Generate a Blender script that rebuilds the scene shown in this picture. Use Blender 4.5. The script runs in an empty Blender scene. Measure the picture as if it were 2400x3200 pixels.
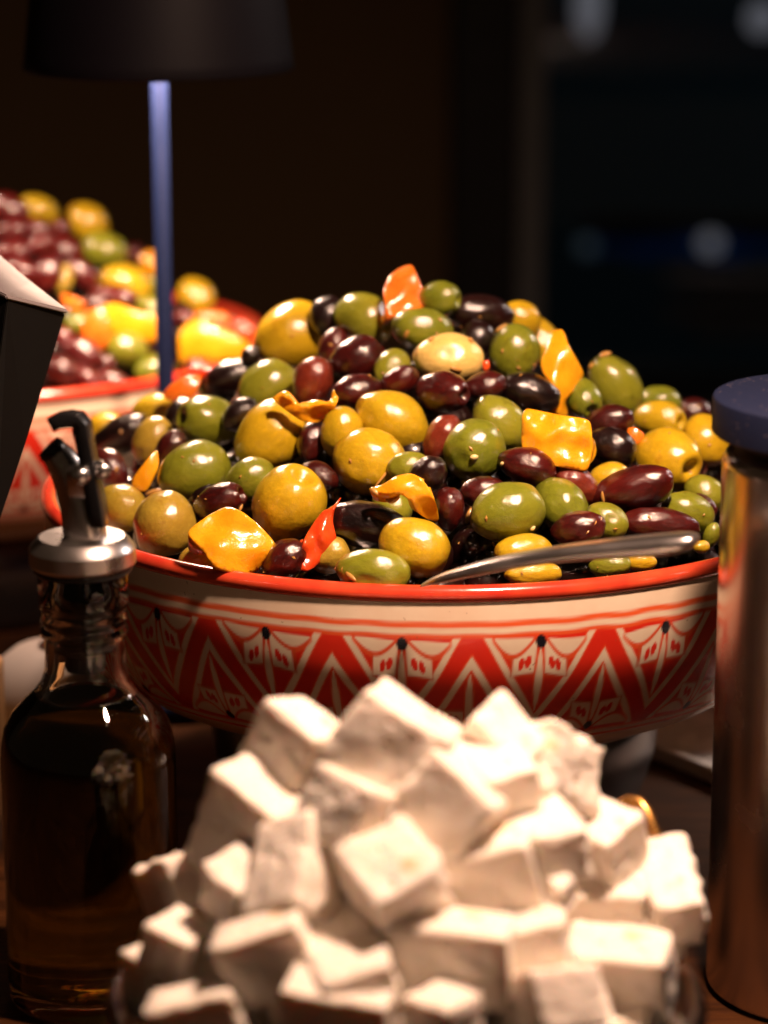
import bpy, bmesh, math, random
import numpy as np
from mathutils import Vector, Matrix, noise
from mathutils.geometry import delaunay_2d_cdt

S = bpy.context.scene
COL = S.collection
R = math.radians
rnd = random.Random(7)

# ------------------------------------------------------------------ camera
PITCH = R(14.5); D0 = 1.04; ZR = 0.13            # ZR: height of the bowl's rim above the table
FWD = Vector((0, math.cos(PITCH), -math.sin(PITCH)))
UP = Vector((0, math.sin(PITCH), math.cos(PITCH)))
RT = Vector((1, 0, 0))
CAM = Vector((0, 0, ZR)) - FWD * D0 - RT * (0.0188 * D0) - UP * (0.0104 * D0)
F_PX = 8500.0
cam_d = bpy.data.cameras.new('camera'); cam = bpy.data.objects.new('camera', cam_d); COL.objects.link(cam)
cam.location = CAM; cam.rotation_euler = (R(90) - PITCH, 0, 0)
cam_d.sensor_fit = 'HORIZONTAL'; cam_d.sensor_width = 24; cam_d.lens = 85
cam_d.clip_start = 0.01; cam_d.clip_end = 60
cam_d.dof.use_dof = True; cam_d.dof.focus_distance = 0.925; cam_d.dof.aperture_fstop = 5.6
cam_d.dof.aperture_blades = 0
S.camera = cam

# ------------------------------------------------------------------ world, lamps, exposure
w = bpy.data.worlds.new('World'); S.world = w; w.use_nodes = True
w.node_tree.nodes['Background'].inputs[0].default_value = (1.0, 0.60, 0.34, 1)
w.node_tree.nodes['Background'].inputs[1].default_value = 0.02
S.view_settings.view_transform = 'Standard'; S.view_settings.look = 'None'
S.view_settings.exposure = 0; S.view_settings.gamma = 1
S.render.engine = 'CYCLES'
c = S.cycles
c.use_denoising = True
c.max_bounces = 10; c.diffuse_bounces = 4; c.glossy_bounces = 4; c.transmission_bounces = 10
c.caustics_reflective = False; c.caustics_refractive = False
c.sample_clamp_indirect = 4.0

def area(name, loc, target, power, size, col, spread=180):
    d = bpy.data.lights.new(name, 'AREA'); d.shape = 'DISK'; d.size = size; d.energy = power; d.color = col
    d.spread = R(spread)
    o = bpy.data.objects.new(name, d); COL.objects.link(o); o.location = loc
    o.rotation_euler = (Vector(target) - Vector(loc)).to_track_quat('-Z', 'Y').to_euler()
    return o
WARM = (1.0, 0.64, 0.46)
area('table_lamp_light', (0.102, -0.300, 0.53), (0.03, -0.21, 0.08), 4.0, 0.042, WARM, 150)
area('pole_lamp_light', (-0.113, 0.13, 0.285), (-0.113, 0.13, 0), 1.4, 0.036, (1.0, 0.66, 0.48), 170)
area('yard_fill_light', (1.6, 2.3, 2.0), (1.8, 4.2, -0.3), 1.0, 0.3, (0.45, 0.75, 1.0), 140)  # added unseen fill that brings up the blue awning and yard wall
area('far_lamp_light', (-0.44, 0.14, 0.46), (-0.27, 0.30, 0.12), .40, 0.05, (1.0, 0.66, 0.48), 62)
area('room_light', (1.3, 0.8, 0.9), (0.17, 0.06, 0.0), 0.8, 0.2, (1.0, 0.82, 0.74), 60)
area('tray_fill_light', (0.36, 0.24, 0.30), (0.18, 0.07, 0.0), .16, 0.04, (1.0, 0.80, 0.68), 45)  # added fill aimed at the tray to brighten it; no lamp stands there

# ------------------------------------------------------------------ helpers
def src(crop, x, y):
    if crop == 'A': return 200 + x / 1.50818, 780 + y / 1.50818
    if crop == 'B': return 1200 + x / 1.50818, 780 + y / 1.50818
    if crop == 'C': return x / 1.84333, 500 + y / 1.84333
    if crop == 'D': return x * 1.44665, y * 1.44665
    return x, y
def ray(px, py):                                   # direction with unit forward component
    return FWD + RT * ((px - 1200) / F_PX) + UP * ((1600 - py) / F_PX)
def at_y(x, y, Y, crop='D'):
    d = ray(*src(crop, x, y)); return CAM + d * ((Y - CAM.y) / d.y)
def at_t(x, y, t, crop='D'):
    return CAM + ray(*src(crop, x, y)) * t
def surf_t(d, cx, cy, z0, H, Rr, pw):              # first hit of a ray on a heap's envelope
    best = None
    t = 0.5
    while t < 2.0:
        p = CAM + d * t
        q = math.hypot(p.x - cx, p.y - cy) / Rr
        h = z0 + (H * (1 - q) ** pw if q < 1 else -0.25 * (q - 1))
        g = p.z - h
        if g <= 0: return t
        if best is None or g < best[0]: best = (g, t)
        t += 0.002
    return best[1]

def tag(o, label=None, cat=None, group=None, kind=None):
    if label: o['label'] = label
    if cat: o['category'] = cat
    if group: o['group'] = group
    if kind: o['kind'] = kind
    return o
def link(name, me, mat=None, parent=None):
    o = bpy.data.objects.new(name, me); COL.objects.link(o)
    if mat is not None:
        me.materials.clear()
        for m in (mat if isinstance(mat, (list, tuple)) else [mat]): me.materials.append(m)
    if parent: o.parent = parent
    return o
def empty(name, loc, label, cat, group=None):
    o = bpy.data.objects.new(name, None); COL.objects.link(o); o.location = loc; o.empty_display_size = .01
    return tag(o, label, cat, group)
def smooth(me):
    me.polygons.foreach_set('use_smooth', [True] * len(me.polygons)); me.update(); return me
def pydata(name, v, f, sm=True):
    me = bpy.data.meshes.new(name); me.from_pydata([tuple(a) for a in v], [], f); me.update()
    return smooth(me) if sm else me
def lathe_data(prof, n=64):
    v, f = [], []
    for (r, z) in prof:
        for i in range(n):
            a = 2 * math.pi * i / n; v.append((r * math.cos(a), r * math.sin(a), z))
    for j in range(len(prof) - 1):
        for i in range(n):
            f.append((j * n + i, j * n + (i + 1) % n, (j + 1) * n + (i + 1) % n, (j + 1) * n + i))
    return v, f
def lathe(name, prof, n=64, sm=True, sharp=None):
    v, f = lathe_data(prof, n)
    me = pydata(name, v, f, sm)
    bm = bmesh.new(); bm.from_mesh(me); bmesh.ops.remove_doubles(bm, verts=bm.verts, dist=1e-7)
    bmesh.ops.recalc_face_normals(bm, faces=bm.faces)
    if sharp:
        for e in bm.edges:
            if len(e.link_faces) == 2 and e.calc_face_angle(0) > R(sharp): e.smooth = False
    bm.to_mesh(me); bm.free(); return me
def arc(cx, cz, r, a0, a1, n=8):
    return [(cx + r * math.cos(R(a0 + (a1 - a0) * i / n)), cz + r * math.sin(R(a0 + (a1 - a0) * i / n))) for i in range(n + 1)]
def box_bm(bm, lo, hi, bev=0.0):
    r = bmesh.ops.create_cube(bm, size=1)
    for v in r['verts']:
        v.co = Vector([lo[i] + (v.co[i] + .5) * (hi[i] - lo[i]) for i in range(3)])
    if bev:
        es = list({e for v in r['verts'] for e in v.link_edges})
        bmesh.ops.bevel(bm, geom=es, offset=bev, segments=2, affect='EDGES', profile=.5)
def box(name, lo, hi, mat, bev=0.0, parent=None):
    bm = bmesh.new(); box_bm(bm, lo, hi, bev); me = bpy.data.meshes.new(name); bm.to_mesh(me); bm.free()
    return link(name, me, mat, parent)
def tube_mesh(name, pts, rads, n=12, flat=1.0):
    v, f = [], []
    P = [Vector(p) for p in pts]
    up = Vector((0.13, 0.2, 1)).normalized()
    for i, p in enumerate(P):
        t = (P[min(i + 1, len(P) - 1)] - P[max(i - 1, 0)]).normalized()
        a = t.cross(up).normalized(); b = a.cross(t).normalized()
        for k in range(n):
            an = 2 * math.pi * k / n
            v.append(p + a * rads[i] * math.cos(an) + b * rads[i] * flat * math.sin(an))
    for i in range(len(P) - 1):
        for k in range(n):
            f.append((i * n + k, i * n + (k + 1) % n, (i + 1) * n + (k + 1) % n, (i + 1) * n + k))
    f.append(tuple(range(n - 1, -1, -1))); f.append(tuple(range((len(P) - 1) * n, len(P) * n)))
    me = pydata(name, v, f)
    bm = bmesh.new(); bm.from_mesh(me); bmesh.ops.recalc_face_normals(bm, faces=bm.faces)
    for e in bm.edges:
        if len(e.link_faces) == 2 and e.calc_face_angle(0) > R(50): e.smooth = False
    bm.to_mesh(me); bm.free(); return me

# ------------------------------------------------------------------ materials
class NT:
    def __init__(s, name):
        s.m = bpy.data.materials.new(name); s.m.use_nodes = True; s.t = s.m.node_tree; s.b = s.t.nodes['Principled BSDF']
        s.co = s.n('ShaderNodeTexCoord')
    def n(s, typ, **kw):
        x = s.t.nodes.new(typ)
        for k, v in kw.items(): setattr(x, k, v)
        return x
    def l(s, a, b): s.t.links.new(a, b)
    def set(s, **kw):
        for k, v in kw.items(): s.b.inputs[k.replace('_', ' ')].default_value = v
        return s
    def noise(s, scale, detail=3, rough=.5, vec=None, dist=0):
        x = s.n('ShaderNodeTexNoise'); x.inputs['Scale'].default_value = scale; x.inputs['Detail'].default_value = detail
        x.inputs['Roughness'].default_value = rough; x.inputs['Distortion'].default_value = dist
        s.l(vec or s.co.outputs['Object'], x.inputs['Vector']); return x.outputs['Fac']
    def ramp(s, fac, stops):
        x = s.n('ShaderNodeValToRGB'); e = x.color_ramp.elements
        while len(e) < len(stops): e.new(.5)
        for i, (p, col) in enumerate(stops):
            e[i].position = p; e[i].color = (*col, 1) if len(col) == 3 else col
        s.l(fac, x.inputs[0]); return x.outputs[0]
    def mix(s, fac, a, b, mode='MIX'):
        x = s.n('ShaderNodeMix', data_type='RGBA', blend_type=mode)
        for sock, val in ((x.inputs[0], fac), (x.inputs[6], a), (x.inputs[7], b)):
            if isinstance(val, (int, float)): sock.default_value = val
            elif isinstance(val, tuple): sock.default_value = (*val, 1)
            else: s.l(val, sock)
        return x.outputs[2]
    def math(s, op, a, b=0.0):
        x = s.n('ShaderNodeMath', operation=op)
        for sock, val in ((x.inputs[0], a), (x.inputs[1], b)):
            if isinstance(val, (int, float)): sock.default_value = val
            else: s.l(val, sock)
        return x.outputs[0]
    def bump(s, h, strength, dist):
        x = s.n('ShaderNodeBump'); x.inputs['Strength'].default_value = strength; x.inputs['Distance'].default_value = dist
        s.l(h, x.inputs['Height']); s.l(x.outputs[0], s.b.inputs['Normal']); return x.outputs[0]

def plain(name, col, rough=.5, metal=0.0, **kw):
    t = NT(name); t.set(Base_Color=(*col, 1), Roughness=rough, Metallic=metal, **kw)
    n = t.noise(60, 4); t.l(t.ramp(n, [(.3, (max(rough - .06, .02),) * 3), (.7, (rough + .06,) * 3)]), t.b.inputs['Roughness'])
    return t.m

def olive_mat(name, c1, c2, c3, sss, spots):
    t = NT(name)
    oi = t.n('ShaderNodeObjectInfo')
    off = t.n('ShaderNodeVectorMath', operation='ADD')
    sc = t.n('ShaderNodeVectorMath', operation='SCALE'); sc.inputs['Scale'].default_value = 40
    cmb = t.n('ShaderNodeCombineXYZ'); t.l(oi.outputs['Random'], cmb.inputs[0]); t.l(oi.outputs['Random'], cmb.inputs[1])
    t.l(cmb.outputs[0], sc.inputs[0]); t.l(t.co.outputs['Object'], off.inputs[0]); t.l(sc.outputs[0], off.inputs[1])
    v = off.outputs[0]
    big = t.noise(1.1, 3, .55, v)
    base = t.mix(t.ramp(big, [(.35, (0, 0, 0)), (.68, (1, 1, 1))]), c1, c2)
    base = t.mix(t.math('MULTIPLY', oi.outputs['Random'], .7), base, c3)
    sx = t.n('ShaderNodeSeparateXYZ'); t.l(t.co.outputs['Object'], sx.inputs[0])
    scar = t.ramp(t.math('ADD', t.math('MULTIPLY', sx.outputs[0], -1.0), t.math('MULTIPLY', t.noise(6, 2, .5, v), .12)), [(.0, (0, 0, 0)), (.93, (0, 0, 0)), (1.0, (.8, .8, .8))])
    bru = t.ramp(t.noise(1.9, 4, .6, v, .8), [(.60, (0, 0, 0)), (.72, (.55, .55, .55))])
    base = t.mix(bru, base, tuple(a * f for a, f in zip(c1, (.75, .55, .5))))
    base = t.mix(scar, base, tuple(a * f for a, f in zip(c1, (.45, .3, .3))))
    mott = t.noise(7, 5, .7, v)
    base = t.mix(t.ramp(mott, [(.48, (0, 0, 0)), (.72, (.45, .45, .45))]), base, tuple(a * 1.35 for a in c2))
    vo = t.n('ShaderNodeTexVoronoi'); vo.inputs['Scale'].default_value = 11; t.l(v, vo.inputs['Vector'])
    sp = t.ramp(vo.outputs['Distance'], [(.03, (spots,) * 3), (.09, (0, 0, 0))])
    base = t.mix(sp, base, tuple(a * .35 for a in c1))
    t.l(base, t.b.inputs['Base Color'])
    t.set(Subsurface_Weight=sss, Subsurface_Radius=(1, .6, .25), Subsurface_Scale=.004, Roughness=.28,
          Coat_Weight=1.0, Coat_Roughness=.04, Coat_IOR=1.55, Specular_IOR_Level=.4)
    # oil film: droplets and fine pores break the highlights up
    dro = t.n('ShaderNodeTexVoronoi'); dro.inputs['Scale'].default_value = 5.5; t.l(v, dro.inputs['Vector'])
    drop = t.ramp(dro.outputs['Distance'], [(.0, (1, 1, 1)), (.075, (0, 0, 0))])
    dr2 = t.n('ShaderNodeTexVoronoi'); dr2.inputs['Scale'].default_value = 3.1; t.l(v, dr2.inputs['Vector'])
    drop = t.math('ADD', drop, t.math('MULTIPLY', t.ramp(dr2.outputs['Distance'], [(.0, (1, 1, 1)), (.06, (0, 0, 0))]), 1.4))
    h = t.math('ADD', t.math('MULTIPLY', t.noise(26, 4, .6, v), .30), t.math('MULTIPLY', drop, .9))
    h = t.math('ADD', h, t.math('MULTIPLY', t.noise(3.2, 3, .55, v), 1.3))
    bo = t.bump(h, .4, .0007); t.l(bo, t.b.inputs['Coat Normal'])
    t.l(t.ramp(t.noise(3.5, 3, .6, v), [(.35, (.02,) * 3), (.75, (.09,) * 3)]), t.b.inputs['Coat Roughness'])
    return t.m
M_OL = {
    'Y': olive_mat('yellow_olive_skin', (.48, .305, .009), (.56, .365, .012), (.42, .31, .012), .09, .35),
    'P': olive_mat('pale_olive_skin', (.74, .54, .17), (.78, .58, .2), (.7, .5, .12), .09, .3),
    'G': olive_mat('green_olive_skin', (.11, .145, .010), (.18, .20, .014), (.25, .245, .018), .09, .35),
    'O': olive_mat('bronze_olive_skin', (.36, .24, .03), (.42, .30, .035), (.30, .22, .02), .09, .4),
    'K': olive_mat('purple_olive_skin', (.030, .003, .003), (.095, .007, .005), (.018, .003, .003), .1, .0),
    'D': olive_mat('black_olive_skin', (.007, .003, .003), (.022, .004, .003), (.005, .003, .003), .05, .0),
    'W': olive_mat('wine_olive_skin', (.07, .005, .005), (.13, .010, .008), (.05, .004, .004), .05, .0),
    'R': olive_mat('red_olive_skin', (.15, .020, .010), (.22, .035, .012), (.10, .012, .008), .05, .2),
}
def pepper_mat(name, c1, c2):
    t = NT(name)
    n = t.noise(90, 4, .6); t.l(t.mix(t.ramp(n, [(.35, (0, 0, 0)), (.7, (1, 1, 1))]), c1, c2), t.b.inputs['Base Color'])
    t.set(Subsurface_Weight=.35, Subsurface_Radius=(1, .45, .12), Subsurface_Scale=.004, Roughness=.25, Coat_Weight=.8, Coat_Roughness=.08)
    h = t.math('ADD', t.noise(260, 3, .5, dist=.6), t.math('MULTIPLY', t.noise(900, 2), .35))
    b = t.bump(h, .3, .0009); t.l(b, t.b.inputs['Coat Normal']); return t.m
M_PY = pepper_mat('yellow_pepper_flesh', (.78, .32, .006), (.86, .42, .014))
M_PO = pepper_mat('orange_pepper_flesh', (.80, .16, .012), (.86, .24, .02))
M_PR = pepper_mat('red_pepper_flesh', (.70, .05, .010), (.8, .10, .014))

t = NT('feta'); vc = t.n('ShaderNodeTexCoord').outputs['Object']
f1 = t.noise(55, 5, .65); f2 = t.noise(190, 4, .6)
base = t.mix(t.ramp(f1, [(.3, (0, 0, 0)), (.75, (1, 1, 1))]), (.83, .74, .64), (.88, .82, .74))
base = t.mix(t.ramp(t.noise(75, 2, .4), [(.70, (0, 0, 0)), (.76, (.65, .65, .65))]), base, (.72, .45, .18))
t.l(base, t.b.inputs['Base Color'])
t.set(Subsurface_Weight=.3, Subsurface_Radius=(1, .55, .22), Subsurface_Scale=.004, Roughness=.5, Specular_IOR_Level=.35)
pit = t.ramp(t.noise(170, 2, .5), [(.30, (0, 0, 0)), (.42, (1, 1, 1))])
t.bump(t.math('ADD', t.math('ADD', f2, t.math('MULTIPLY', f1, 1.5)), pit), .7, .0011)
M_FETA = t.m

t = NT('painted_glaze')
at = t.n('ShaderNodeVertexColor', layer_name='paint')
wash = t.noise(38, 5, .6); t.l(t.mix(t.ramp(wash, [(.35, (.0, .0, .0)), (.7, (.5, .5, .5))]), at.outputs[0], t.mix(.5, at.outputs[0], (.70, .30, .15), 'MULTIPLY')), t.b.inputs['Base Color'])
spk = t.noise(420, 2, .5)
col = t.b.inputs['Base Color'].links[0].from_socket
t.l(t.mix(t.ramp(spk, [(.735, (0, 0, 0)), (.76, (.5, .5, .5))]), col, (.25, .12, .05)), t.b.inputs['Base Color'])
t.set(Roughness=.25, Coat_Weight=.3, Coat_Roughness=.05)
t.bump(t.noise(40, 3), .12, .002)
M_BOWL = t.m
t = NT('red_rim_glaze')
t.l(t.mix(t.ramp(t.noise(70, 4), [(.3, (0, 0, 0)), (.7, (1, 1, 1))]), (.56, .035, .018), (.74, .085, .03)), t.b.inputs['Base Color'])
t.set(Roughness=.2, Coat_Weight=.8, Coat_Roughness=.1); t.bump(t.noise(90, 3), .15, .001)
M_RIM = t.m
t = NT('table_wood')
mp = t.n('ShaderNodeMapping'); t.l(t.co.outputs['Object'], mp.inputs[0]); mp.inputs['Scale'].default_value = (9, 70, 20); mp.inputs['Rotation'].default_value = (0, 0, R(-14))
g1 = t.noise(1.0, 6, .65, mp.outputs[0], 1.2); g2 = t.noise(4.5, 4, .6, mp.outputs[0], .4)
wc = t.ramp(g1, [(.28, (.014, .0045, .001)), (.5, (.040, .013, .003)), (.72, (.085, .029, .007))])
wc = t.mix(t.ramp(g2, [(.5, (0, 0, 0)), (.68, (.8, .8, .8))]), wc, (.03, .01, .004))
t.l(wc, t.b.inputs['Base Color']); t.set(Roughness=.6, Specular_IOR_Level=.12)
t.bump(g2, .35, .0008); M_WOOD = t.m
t = NT('pale_wood'); mp = t.n('ShaderNodeMapping'); t.l(t.co.outputs['Object'], mp.inputs[0]); mp.inputs['Scale'].default_value = (120, 120, 6)
t.l(t.ramp(t.noise(1, 5, .6, mp.outputs[0]), [(.3, (.34, .17, .06)), (.7, (.52, .30, .12))]), t.b.inputs['Base Color']); t.set(Roughness=.5); M_PALEWOOD = t.m

t = NT('brushed_steel'); mp = t.n('ShaderNodeMapping'); t.l(t.co.outputs['Object'], mp.inputs[0]); mp.inputs['Scale'].default_value = (300, 300, 6)
br = t.noise(1, 3, .6, mp.outputs[0]); sm_ = t.noise(28, 4, .6)
t.set(Metallic=1.0, Base_Color=(.62, .54, .49, 1))
t.l(t.ramp(sm_, [(.3, (.20,) * 3), (.75, (.30,) * 3)]), t.b.inputs['Roughness']); t.bump(br, .08, .0004); M_STEEL = t.m
M_CHROME = plain('chrome', (.72, .68, .66), .26, 1.0)
M_SATIN = plain('satin_aluminium', (.74, .70, .68), .30, 1.0)
M_SPOON = plain('spoon_steel', (.70, .66, .65), .34, 1.0)
M_BRASS = plain('gilded_metal', (.80, .42, .12), .3, 1.0)
M_BLKPL = plain('black_plastic', (.012, .012, .013), .22, 0, Coat_Weight=.3)
M_RUBBER = plain('black_rubber', (.014, .013, .013), .5)
M_POT = plain('dark_pot_metal', (.10, .085, .08), .34, .9)
M_SIGN = plain('black_card', (.004, .0035, .003), .75, 0, Specular_IOR_Level=.12)
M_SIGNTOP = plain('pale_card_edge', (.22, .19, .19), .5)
M_WHITE = plain('white_ceramic', (.34, .30, .28), .6)
M_TRAY = plain('pale_tray_enamel', (.62, .56, .52), .25, 0, Coat_Weight=.5)
M_WALL = plain('brown_wall_paint', (.20, .12, .05), .8)
M_FRAME = plain('black_window_frame_paint', (.012, .011, .011), .55)
M_JAMB = plain('grey_jamb_paint', (.32, .33, .34), .6)
M_FLOOR = plain('dark_floor', (.03, .022, .018), .6)
M_YARD = plain('dark_teal_render', (.06, .15, .19), .8)
M_BLUE = plain('blue_awning_cloth', (.01, .22, 1.0), .7)
M_CRATE = plain('dim_brown_boards', (.45, .30, .24), .8)
M_SEED = plain('fennel_seed', (.50, .26, .06), .35, 0, Coat_Weight=.6)
M_GARLIC = plain('garlic_crumb', (.78, .60, .26), .35, 0, Coat_Weight=.6)
t = NT('navy_metal_paint'); t.set(Base_Color=(.006, .013, .050, 1), Roughness=.5, Metallic=0, Specular_IOR_Level=.2); t.bump(t.noise(400, 2), .1, .0003); M_NAVY = t.m
t = NT('shade_paint'); t.set(Base_Color=(.0035, .0028, .0048, 1), Roughness=.6, Specular_IOR_Level=.12); t.bump(t.noise(400, 2), .1, .0003); M_SHADE = t.m
t = NT('navy_rubber_cap')
vo = t.n('ShaderNodeTexVoronoi'); vo.inputs['Scale'].default_value = 620; t.l(t.co.outputs['Object'], vo.inputs['Vector'])
dust = t.math('MULTIPLY', t.ramp(vo.outputs['Distance'], [(.08, (1, 1, 1)), (.2, (0, 0, 0))]), t.ramp(t.noise(130, 2), [(.5, (0, 0, 0)), (.62, (1, 1, 1))]))
t.l(t.mix(dust, (.004, .0075, .028), (.20, .15, .15)), t.b.inputs['Base Color']); t.set(Roughness=.65, Specular_IOR_Level=.25); M_CAP = t.m
def glass(name, col, ior, rough=0.0):
    t = NT(name); t.set(Base_Color=(*col, 1), Transmission_Weight=1.0, IOR=ior, Roughness=rough)
    t.bump(t.noise(30, 2), .05, .001); return t.m
M_GLASS = glass('clear_glass', (.95, .93, .88), 1.5)
M_OIL = glass('olive_oil', (.30, .25, .018), 1.46)
M_PANE = glass('window_glass', (.9, .95, .95), 1.45)
def emit(name, col, st):
    t = NT(name); t.set(Base_Color=(*col, 1), Emission_Color=(*col, 1), Emission_Strength=st); return t.m
M_GLOBE = emit('lit_globe', (.88, .86, 1.0), .11)
M_DIFF = emit('lit_diffuser', (1.0, .72, .45), 6.0)

# ------------------------------------------------------------------ setting
TX0, TX1, TY0, TY1 = -.9, 1.1, -1.0, .52
tb = box('table', (TX0, TY0, -.04), (TX1, TY1, 0), M_WOOD, .003); tag(tb, kind='structure')
fl = box('floor', (-4, -3, -.80), (5, 8, -.75), M_FLOOR); tag(fl, kind='structure')
WY = 1.75
xa = at_y(968, 600, WY).x; xb = at_y(1112, 600, WY).x; xc = at_y(1172, 600, WY).x
wl = box('wall', (-3.0, WY, -.75), (xa, WY + .15, 2.2), M_WALL); tag(wl, kind='structure')
zs = at_y(1400, 840, WY).z
win = empty('window', (xc, WY, zs), 'dark window with black frame at right behind the bowl', 'window')
wf = []
def wbox(name, lo, hi, m, bev=.004):
    o = box(name, Vector(lo) - win.location, Vector(hi) - win.location, m, bev); o.parent = win; return o
wbox('frame', (xa + .002, WY - .05, -.748), (xb, WY + .14, 2.2), M_FRAME)
wbox('jamb', (xb + .002, WY + .0, zs), (xc, WY + .12, 2.2), M_JAMB)
wbox('pane', (xc + .002, WY + .06, zs + .004), (2.2, WY + .066, 2.2), M_PANE, 0)
wbox('sill', (xb + .002, WY - .06, zs - .05), (2.2, WY + .14, zs - .004), M_FRAME)
wbox('lower_panel', (xb + .004, WY + .0, -.748), (2.2, WY + .12, zs - .053), M_FRAME)
YY = 4.2
yd = box('yard_wall', (-1.5, YY, -.75), (5, YY + .1, 2.6), M_YARD); tag(yd, kind='structure')
p0 = at_y(1262, 545, YY - .5); p1 = at_y(1659, 500, YY - .5)
aw = empty('awning', ((p0.x + p1.x) / 2, YY - .5, p0.z), 'blue awning strip blurred beyond the dark window', 'awning')
bm = bmesh.new(); L = p1.x - p0.x + .3
for i in range(9):
    x0 = -L / 2 + L * i / 9; box_bm(bm, (x0, -.02, -.01 * (i % 2)), (x0 + L / 9 - .002, .02, (p1.z - p0.z) * .9), .004)
me = bpy.data.meshes.new('valance'); bm.to_mesh(me); bm.free(); link('valance', me, M_BLUE, aw); aw.location.x += .15
box('rail', (-L / 2, -.03, (p1.z - p0.z) * .9 + .002), (L / 2, .03, (p1.z - p0.z) * .9 + .03), M_FRAME, .004, aw)
q0 = at_y(1310, 720, YY - .6); q1 = at_y(1659, 575, YY - .6)
cr = empty('board_stack', ((q0.x + q1.x) / 2 + .15, YY - .6, q0.z), 'dim brown boards stacked under the blue awning', 'boards')
hh = (q1.z - q0.z) / 4
for i in range(4):
    box('board', (-(q1.x - q0.x) / 2 - .05 * (i % 2), -.05, i * hh), ((q1.x - q0.x) / 2 + .2, .05, (i + 1) * hh - .012), M_CRATE, .004, cr)
for gx, gy, gr, lb in ((1272, 12, .022, 'long pale lamp at the top of the dark window'), (1648, 40, .026, 'pale lamp in the top right corner of the window'),
                       (1535, 525, .018, 'round white lamp in front of the blue awning'), (1268, 532, .016, 'faint small lamp at the left end of the blue awning')):
    p = at_y(gx, gy, YY - .58)
    g = empty('outdoor_lamp', p, lb, 'lamp', 'lamps outside the window')
    rr = gr; zz = 2.6 if gy < 30 else 1
    prof = [(max(rr * math.sin(R(a)), 0), -rr * zz * math.cos(R(a))) for a in range(0, 181, 15)]
    link('globe', lathe('globe', prof, 24), M_GLOBE if gx != 1268 else emit('dim_globe', (.5, .7, .9), .025), g)
    link('cap', lathe('cap', [(0, rr * zz * .98), (rr * .35, rr * zz * .96), (rr * .3, rr * zz + .03), (0, rr * zz + .03)], 16), M_FRAME, g)

# ------------------------------------------------------------------ painted bowls
def bowl_profile():
    pts = [(.1485, .1268), (.1488, .118), (.1484, .110), (.1470, .101), (.1440, .092), (.1400, .083), (.1350, .0753), (.1275, .0675), (.1178, .0617), (.1058, .0580)]
    return pts
PROF = bowl_profile()
V1Z, V0Z = .1140, .0742     # z of the painted field's top and bottom edge
NT_ = 20; PHASE = .794
def prof_at(tt):
    # Catmull-Rom along the profile
    n = len(PROF) - 1; x = tt * n; i = min(int(x), n - 1); f = x - i
    P = [np.array(PROF[max(0, min(n, i + k))]) for k in (-1, 0, 1, 2)]
    return .5 * ((2 * P[1]) + (-P[0] + P[2]) * f + (2 * P[0] - 5 * P[1] + 4 * P[2] - P[3]) * f * f + (-P[0] + 3 * P[1] - 3 * P[2] + P[3]) * f ** 3)
def sst(a, b, x):
    q = np.clip((x - a) / (b - a), 0, 1); return q * q * (3 - 2 * q)
def band(x, lo, hi, aa):
    return sst(lo - aa, lo + aa, x) * (1 - sst(hi - aa, hi + aa, x))
def wob(a, b, seed):
    r = np.random.RandomState(seed); o = np.zeros(np.broadcast(a, b).shape)
    for _ in range(7):
        fa = r.randint(3, 60); fb = r.uniform(-4, 4); o = o + np.sin(a * fa * 2 * np.pi / NT_ + b * fb + r.uniform(0, 6.28)) / 7
    return o
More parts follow.
